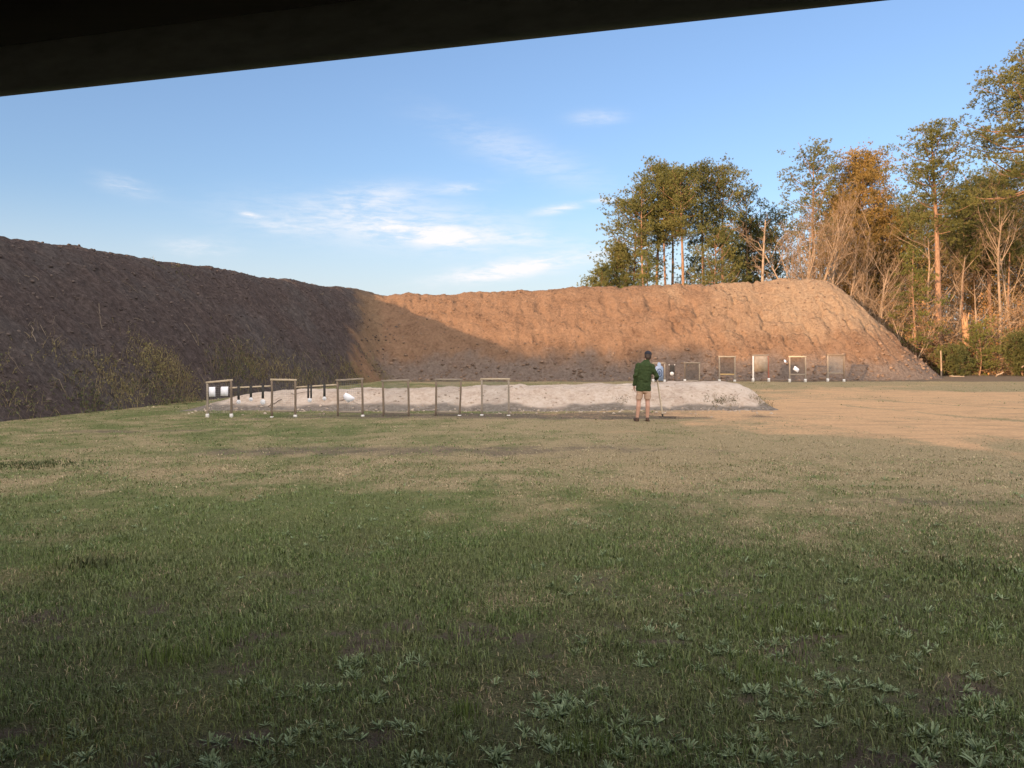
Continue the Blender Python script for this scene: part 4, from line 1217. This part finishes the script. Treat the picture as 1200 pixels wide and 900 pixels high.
pine('olive pine filling the gap between the rounded dome and the lone pine', 1034, 246, 69, 3.0, .35, 'round', 56, 3.4, 'oliveleaf', 311, .18, group=GW)
pine('shaded pine just behind the fresh green young pine', 1066, 244, 67, 2.6, .35, 'round', 50, 3.2, 'pine1', 312, .17, group=GW)
pine('golden green pine behind the white barked leaning tree', 1140, 238, 70, 3.0, .35, 'round', 56, 3.2, 'oliveleaf', 313, .18, group=GW)
pine('golden green pine behind the last thin trunk at the picture edge', 1192, 228, 71, 3.2, .40, 'round', 58, 3.2, 'oliveleaf', 314, .19, group=GW)
bare('straight dead pole of a tree with short twigs on the berm crest', 893, 247, 58, .15, 31, GW, nprim=20, start=.35, levels=2, spread=1.1, k2=(3,), base_z=4.2, tropism=.1, lk=.30, rk=.5, wob=.015)
bare('bare tree with an arching low limb on the berm crest', 931, 258, 58.5, .13, 32, GW, nprim=10, start=.2, levels=4, spread=.85, k2=(6, 4, 3), base_z=4, stems=3, fan=.55)
bare('many-stemmed bare tree fanning out on the berm crest', 950, 252, 58.5, .11, 33, GW, nprim=9, start=.2, levels=4, spread=.65, k2=(6, 4, 3), base_z=4, stems=6, fan=.5)
bare('upright bare tree with a clear pale trunk on the berm crest', 970, 240, 57.8, .14, 34, GW, nprim=14, start=.25, levels=4, spread=.75, k2=(6, 4, 3), base_z=4, tropism=.6)
bare('thin bare tree just past the pale trunk on the crest', 986, 262, 60, .10, 35, GW, nprim=12, start=.25, levels=4, spread=.6, k2=(5, 4, 3), base_z=3, stems=2, fan=.25)
bare('bare bushy tree on the falling end of the berm', 1024, 305, 56, .10, 36, GW, nprim=11, start=.2, levels=4, spread=.7, k2=(6, 4, 3), base_z=2, stems=4, fan=.35)
bare('small russet shrub tree beside the berm end', 1062, 350, 55, .07, 37, GW, nprim=10, start=.15, levels=4, spread=.6, k2=(5, 4, 3), stems=5, fan=.4, leaves='russet', nleaf=1500, lsz=(.05, .11))
bare('white barked leaning tree with bare side branches', 1145, 322, 56, .085, 38, GW, nprim=9, start=.25, levels=3, spread=.9, k2=(4, 3), lean=-.06)
bare('slender bare tree with forked top near the picture edge', 1172, 240, 57.5, .14, 39, GW, nprim=10, start=.55, levels=4, spread=.7, k2=(5, 4, 3), lean=-.05)
bare('straight thin bare trunk closest to the picture edge', 1189, 262, 58.5, .11, 40, GW, nprim=12, start=.4, levels=4, spread=.8, k2=(4, 4, 3))
bare('bare tree with crooked limbs right behind the lone pine', 1086, 262, 63, .15, 41, GW, nprim=12, start=.3, levels=4, spread=.85, k2=(5, 4, 3))
bare('bare tree arching between the lone pine and the white barked tree', 1122, 285, 60, .12, 42, GW, nprim=11, start=.3, levels=4, spread=.95, k2=(5, 4, 3), lean=.08)
bare('reddish budding tree top at the picture edge', 1212, 222, 64, .16, 43, GW, nprim=12, start=.35, levels=4, spread=.8, k2=(6, 4, 3), leaves='russet', nleaf=5000, lsz=(.06, .13))
pine('yellow green bushy sapling in front of the broken trunk', 1148, 384, 55, 1.2, .05, 'round', 26, 1.8, 'pine3', 44, .06, group=GW, name='sapling', nl=(.1, .2))
pine('dark green holly bush at the picture edge', 1196, 396, 54, 1.2, .03, 'round', 36, 3.0, 'pine2', 45, .07, group=GW, name='bush', nl=(.1, .18))
pine('low dark bush between lone pine and broken trunk', 1120, 412, 54.5, 1.0, .03, 'round', 30, 2.8, 'pine2', 46, .06, group=GW, name='bush', nl=(.1, .18))
pine('small green bush under the tiered young pine', 1050, 392, 56.5, 1.0, .05, 'round', 24, 2.0, 'pine3', 47, .06, group=GW, name='bush', nl=(.1, .2))

# broken trunk
base = P(1131.5, HY, 56.5); base[2] = 0
t = thing('tree_snag', 'broken off orange trunk with a splintered top', 'dead tree', base)
k = MB(); f = np.linspace(0, 1, 8); hh = CH + (HY - 372) / F * 56.5
tubes(k, np.stack([base[0] + .08 * np.sin(f * 4), base[1] + 0 * f, -.1 + hh * f], 1), .26 - .05 * f, 10)
for i in range(5):
    a = i * 1.3; q = base + np.array([.15 * math.cos(a) + .05, .15 * math.sin(a), hh - .15]); tubes(k, [q, q + [0, 0, .25], q + [.02, .01, .38 + .1 * (i % 3)]], [.07, .05, .008], 5)
M['snag'] = grainy('bare_snag_wood', (.34, .19, .10), (.52, .31, .17), 5, (3, 3, .6), .9, .1, .6, .02)
k.build('trunk', M['snag'], t, True)
# pale stake and logs at the wood edge
a = P(1103, 440, 53.5); a[2] = -.05; b = P(1102.4, 411, 53.5)
k = MB(); tubes(k, [a, (a + b) / 2 + [.02, 0, 0], b], [.055, .05, .045], 8); tag(k.build('stake', M['bark_grey'], None, True), 'pale thin stake standing in front of the lone pine trunk', 'stake')
for (x0, y0, x1, y1, dd, lab) in ((1112, 441.5, 1130, 441.2, 52.5, 'pale log lying level at the edge of the woods'), (1166, 441, 1176, 436, 52.5, 'short stump piece tilted up at the wood edge'), (1196, 431, 1208, 424, 53, 'slanting dead branch beside the holly bush')):
    a = P(x0, y0, dd); b = P(x1, y1, dd); a[2] = max(a[2], .04)
    k = MB(); f = np.linspace(0, 1, 6)[:, None]; tubes(k, a + (b - a) * f + np.random.default_rng(3).normal(0, .02, (6, 3)), np.linspace(.06, .04, 6), 7)
    tag(k.build('log', M['bark_grey'], None, True), lab, 'log', 'dead wood at the edge of the trees')

# trees deeper in the woods, one by one, told apart by nothing
r = np.random.default_rng(900)
protoA = []
for i in range(30):
    px = r.uniform(1000, 1330); dd = r.uniform(64, 88)
    bare('bare brown tree deep in the woods beyond the berm end', px, r.uniform(255, 320), dd, .12 + .06 * r.random(), 950 + i, 'bare trees deep in the woods', nprim=9, start=.3, levels=3, spread=.75, k2=(5, 4))
for i in range(14):
    px = r.uniform(1005, 1330); dd = r.uniform(72, 92)
    pine('dull green pine deep in the woods beyond the berm end', px, r.uniform(225, 275), dd, 3.0, .4, 'round', 46, 2.4, 'pine2', 980 + i, .2, group='pines deep in the woods', nneedle=7, q=6, nl=(.14, .26))


def twigmass(name, label, n_t, n_l, xr, yr, top, seed, matl, edge=None):
    r = np.random.default_rng(seed); 
    x = r.uniform(*xr, n_t); y = r.uniform(*yr, n_t); u = r.random(n_t)
    ht = top * (.15 + 1.5 * fbm(x * .45, y * .45, 3, seed) ** 1.6)
    ht = np.minimum(ht, np.where(y > 63.5, 9.5 + 3 * fbm(x * .6, y * .6, 3, seed + 5) - 5.5 * sstep(32, 22, x), 99))
    z = ht * u ** 1.25
    L = .35 + .9 * r.random(n_t)
    dv = unit(r.normal(0, 1.0, (n_t, 3)) + np.array([0, 0, .6])); sd = unit(np.cross(dv, r.normal(0, 1, (n_t, 3)))) * (.010 + .018 * r.random((n_t, 1)))
    c = np.stack([x, y, z], 1); mb = MB()
    V = np.stack([c - sd, c + sd, c + dv * L[:, None]], 1).reshape(-1, 3)
    mb.add(V, np.arange(n_t * 3).reshape(-1, 3), None, np.repeat(r.random(n_t), 3))
    tag(mb.build(name, M['twig']), label, 'undergrowth', None, 'stuff')
    if n_l:
        x = r.uniform(*xr, n_l); y = r.uniform(*yr, n_l); ht = top * (.15 + 1.4 * fbm(x * .45, y * .45, 3, seed + 1) ** 1.5); ht = np.minimum(ht, np.where(y > 63.5, 9.5 + 3 * fbm(x * .6, y * .6, 3, seed + 5) - 5.5 * sstep(32, 22, x), 99)); z = ht * r.random(n_l) ** 1.2
        gate = fbm(x * .8 + z * .5, y * .8 + z * .9, 3, seed + 2) > .5
        lb = MB(); leaf(lb, np.stack([x, y, z], 1)[gate], r, .10, .22)
        tag(lb.build('undergrowth_leaves', M[matl]), label.replace('twigs', 'leaves'), 'undergrowth', None, 'stuff')


twigmass('undergrowth', 'tangle of thin brown twigs filling the wood edge', 34000, 34000, (25.5, 46), (55.5, 66), 5.5, 61, 'russet')
twigmass('undergrowth', 'haze of brown twigs deep between the trunks of the woods', 90000, 190000, (24, 78), (64, 90), 19, 63, 'oliveleaf')

# the wood across the field behind the shelter, where the low sun comes from (its shade lies over the field)
r = np.random.default_rng(5)
ux, uy = math.cos(SUN_AZ), -math.sin(SUN_AZ)
cx, cy = -math.sin(SUN_AZ) * 64, -math.cos(SUN_AZ) * 64
n = 90000
s_ = r.uniform(-130, 110, n); q_ = r.uniform(-6, 6, n)
topz = 15.7 + (fbm(s_ * .18, q_ * .2, 3, 7) - .5) * 2.4
z = topz * r.random(n) ** .75
mb = MB(); leaf(mb, np.stack([cx + ux * s_ + uy * 0 - math.sin(SUN_AZ) * q_, cy + uy * s_ - math.cos(SUN_AZ) * q_, z], 1), r, .5, 1.3)
tag(mb.build('woods', M['pine2']), 'pine wood across the field behind the shelter', 'woods', None, 'stuff')

# ------------------------------------------------------------------ shelter over the firing line
A = np.array([-1.51, 2.37]); B = np.array([.80, 1.72]); ud = unit(B - A); nd = np.array([-ud[1], ud[0]])
nd = nd if nd[1] > 0 else -nd           # down range
zb = CH + .75
def S(u, w, z): return np.array([*(A + ud * u + nd * w), z])
t = thing('shelter', 'dark roofed open firing line shelter overhead, its eave crossing the top of the view', 'shelter', S(1.2, -1.5, 0))
sd3 = np.array([*nd, 0.])
k = MB(); bar(k, S(-13, -.02, zb + .065), S(15, -.02, zb + .065), .045, .13, sd3, .004, seg=8); k.build('beam', M['beamdark'], t)
k = MB()
V = []
slope = .02
for (w, dz) in ((.12, 0), (-8.6, slope * 8.7)):
    for u in (-13.2, 15.2):
        for th in (.180, .220): V.append(S(u, w, zb + dz + th))
Q = [[0, 2, 6, 4], [1, 5, 7, 3], [0, 1, 3, 2], [4, 6, 7, 5], [0, 4, 5, 1], [2, 3, 7, 6]]
k.add(V, None, Q); k.build('roof', M['roofdark'], t)
for u in np.arange(-13.3, 15.2, 3.2):
    k = MB(); bar(k, S(u, -.05, zb + .133), S(u, -8.4, zb + .133 + slope * 8.35), .045, .09, (*ud, 0), .004); k.build('rafter', M['roofdark'], t)
for u, w, hz in ((-3.4, -.02, zb), (4.6, -.02, zb), (-8.6, -.02, zb), (10.6, -.02, zb), (-8.6, -8.2, zb + .16), (-3.4, -8.2, zb + .16), (4.6, -8.2, zb + .16), (10.6, -8.2, zb + .16)):
    k = MB(); bar(k, S(u, w, -.1), S(u, w, hz), .1, .1, (*ud, 0), .008); k.build('post', M['wood_grey'], t)
k = MB(); bar(k, S(-13, -8.2, zb + .228), S(15, -8.2, zb + .228), .045, .13, sd3, .004, seg=8); k.build('beam', M['roofdark'], t)

# ------------------------------------------------------------------ light, sky
w = bpy.data.worlds.new('World'); scene.world = w; w.use_nodes = True
nt = NT(w.node_tree); bg = w.node_tree.nodes['Background']
sky = nt.n('ShaderNodeTexSky'); sky.sky_type = 'NISHITA'; sky.sun_disc = False
sky.sun_elevation = SUN_EL; sky.sun_rotation = math.pi + SUN_AZ
sky.air_density = 1.0; sky.dust_density = .6; sky.ozone_density = 2.0
tc = nt.n('ShaderNodeTexCoord'); sp = nt.n('ShaderNodeSeparateXYZ'); nt.link(tc.outputs['Generated'], sp.inputs[0])
sx, sy, sz = sp.outputs
az = nt.math('ARCTAN2', sx, sy); el = nt.math('ARCSINE', sz)
cv = nt.n('ShaderNodeCombineXYZ'); nt.link(az, cv.inputs[0]); nt.link(el, cv.inputs[1])
nz = nt.noise(nt.scaled(cv.outputs[0], (1, 3.2, 1)), 9, 6, .6, .6)
nzs = nt.noise(nt.scaled(cv.outputs[0], (1, 5, 1)), 30, 5, .65, .4)
CL = [(470, 264, 170, 30, 3, .5), (500, 274, 85, 15, 6, .5), (520, 282, 40, 7, 4, .3), (618, 312, 110, 13, -9, .85), (575, 321, 60, 8, -6, .5), (655, 245, 30, 6, -8, .6), (707, 235, 20, 4, 0, .45), (297, 253, 16, 3.5, 12, .6),
      (440, 230, 70, 16, -8, .32), (548, 220, 42, 7, -4, .35), (235, 290, 44, 12, 0, .32), (150, 218, 34, 11, 10, .28), (700, 138, 34, 9, 0, .25), (610, 180, 120, 24, 20, .20), (330, 265, 40, 8, 4, .3), (620, 280, 60, 9, 5, .32)]
tot = None
for px, py, a, b, rot, op in CL:
    ca = math.atan2(px - 600, F); ce = math.atan2(HY - py, math.hypot(F, px - 600)); k = 1 / F
    c, s = math.cos(math.radians(-rot)), math.sin(math.radians(-rot))
    dx = nt.math('SUBTRACT', az, ca); dy = nt.math('SUBTRACT', el, ce)
    u = nt.math('MULTIPLY', nt.math('ADD', nt.math('MULTIPLY', dx, c), nt.math('MULTIPLY', dy, s)), 1 / (a * k))
    v_ = nt.math('MULTIPLY', nt.math('ADD', nt.math('MULTIPLY', dx, -s), nt.math('MULTIPLY', dy, c)), 1 / (b * k))
    e = nt.math('ADD', nt.math('MULTIPLY', u, u), nt.math('MULTIPLY', v_, v_))
    m_ = nt.math('MULTIPLY', nt.math('POWER', 2.718, nt.math('MULTIPLY', e, -1.6)), op)
    tot = m_ if tot is None else nt.math('ADD', tot, m_)
streak = nt.math('ADD', nt.math('MULTIPLY', nz, .6), nt.math('MULTIPLY', nzs, .4))
cl = nt.math('MULTIPLY', tot, nt.mapr(streak, .36, .62, .15, 1.7), clamp=True)
skyt = nt.mix(1.0, sky.outputs[0], (.86, .875, 1.06), 'MULTIPLY')
veil = nt.mapr(el, .0, .20, .78, 0.)
skyc = nt.mix(.14, nt.mix(veil, skyt, (3.1, 3.2, 3.4)), (1.85, 2.6, 3.6))
# unseen bright sheet added overhead and, stronger, behind the view to fill the shade
hz_ = nt.noise(nt.scaled(tc.outputs['Generated'], (1, 1, .6)), 3.2, 6, .6, .5)
hzm = nt.mapr(hz_, .22, .62, .6, 1.0)
skyc = nt.mix(nt.math('MULTIPLY', nt.mapr(el, .60, 1.0), hzm), skyc, (3.2, 3.15, 3.1))
back = nt.math('MULTIPLY', nt.mapr(sy, .12, -.55), nt.mapr(el, .10, .32))
skyc = nt.mix(nt.math('MULTIPLY', back, hzm), skyc, (12.2, 11.3, 10.9))
colr = nt.mix(cl, skyc, (3.9, 3.85, 3.95))
nt.link(colr, bg.inputs[0]); bg.inputs[1].default_value = .12

sl_ = bpy.data.lights.new('sun', 'SUN'); sl_.energy = 4.0; sl_.angle = math.radians(.6); sl_.color = (1.0, .64, .37)
so_ = bpy.data.objects.new('sun', sl_); COL.objects.link(so_)
from mathutils import Vector
trav = Vector((math.sin(SUN_AZ) * math.cos(SUN_EL), math.cos(SUN_AZ) * math.cos(SUN_EL), -math.sin(SUN_EL)))
so_.rotation_euler = trav.to_track_quat('-Z', 'Y').to_euler(); so_.location = (-20, -20, 30)

# ------------------------------------------------------------------ camera
cam = bpy.data.cameras.new('camera'); co = bpy.data.objects.new('camera', cam); COL.objects.link(co)
co.location = (0, 0, CH); co.rotation_euler = (math.pi / 2, 0, 0)
cam.sensor_width = 36; cam.lens = F / 1200 * 36; cam.shift_y = -(450 - HY) / 1200
cam.clip_start = .05; cam.clip_end = 3000
scene.camera = co
vs = scene.view_settings
vs.view_transform = 'Standard'; vs.look = 'None'; vs.exposure = 1.1; vs.gamma = 1; vs.use_curve_mapping = False
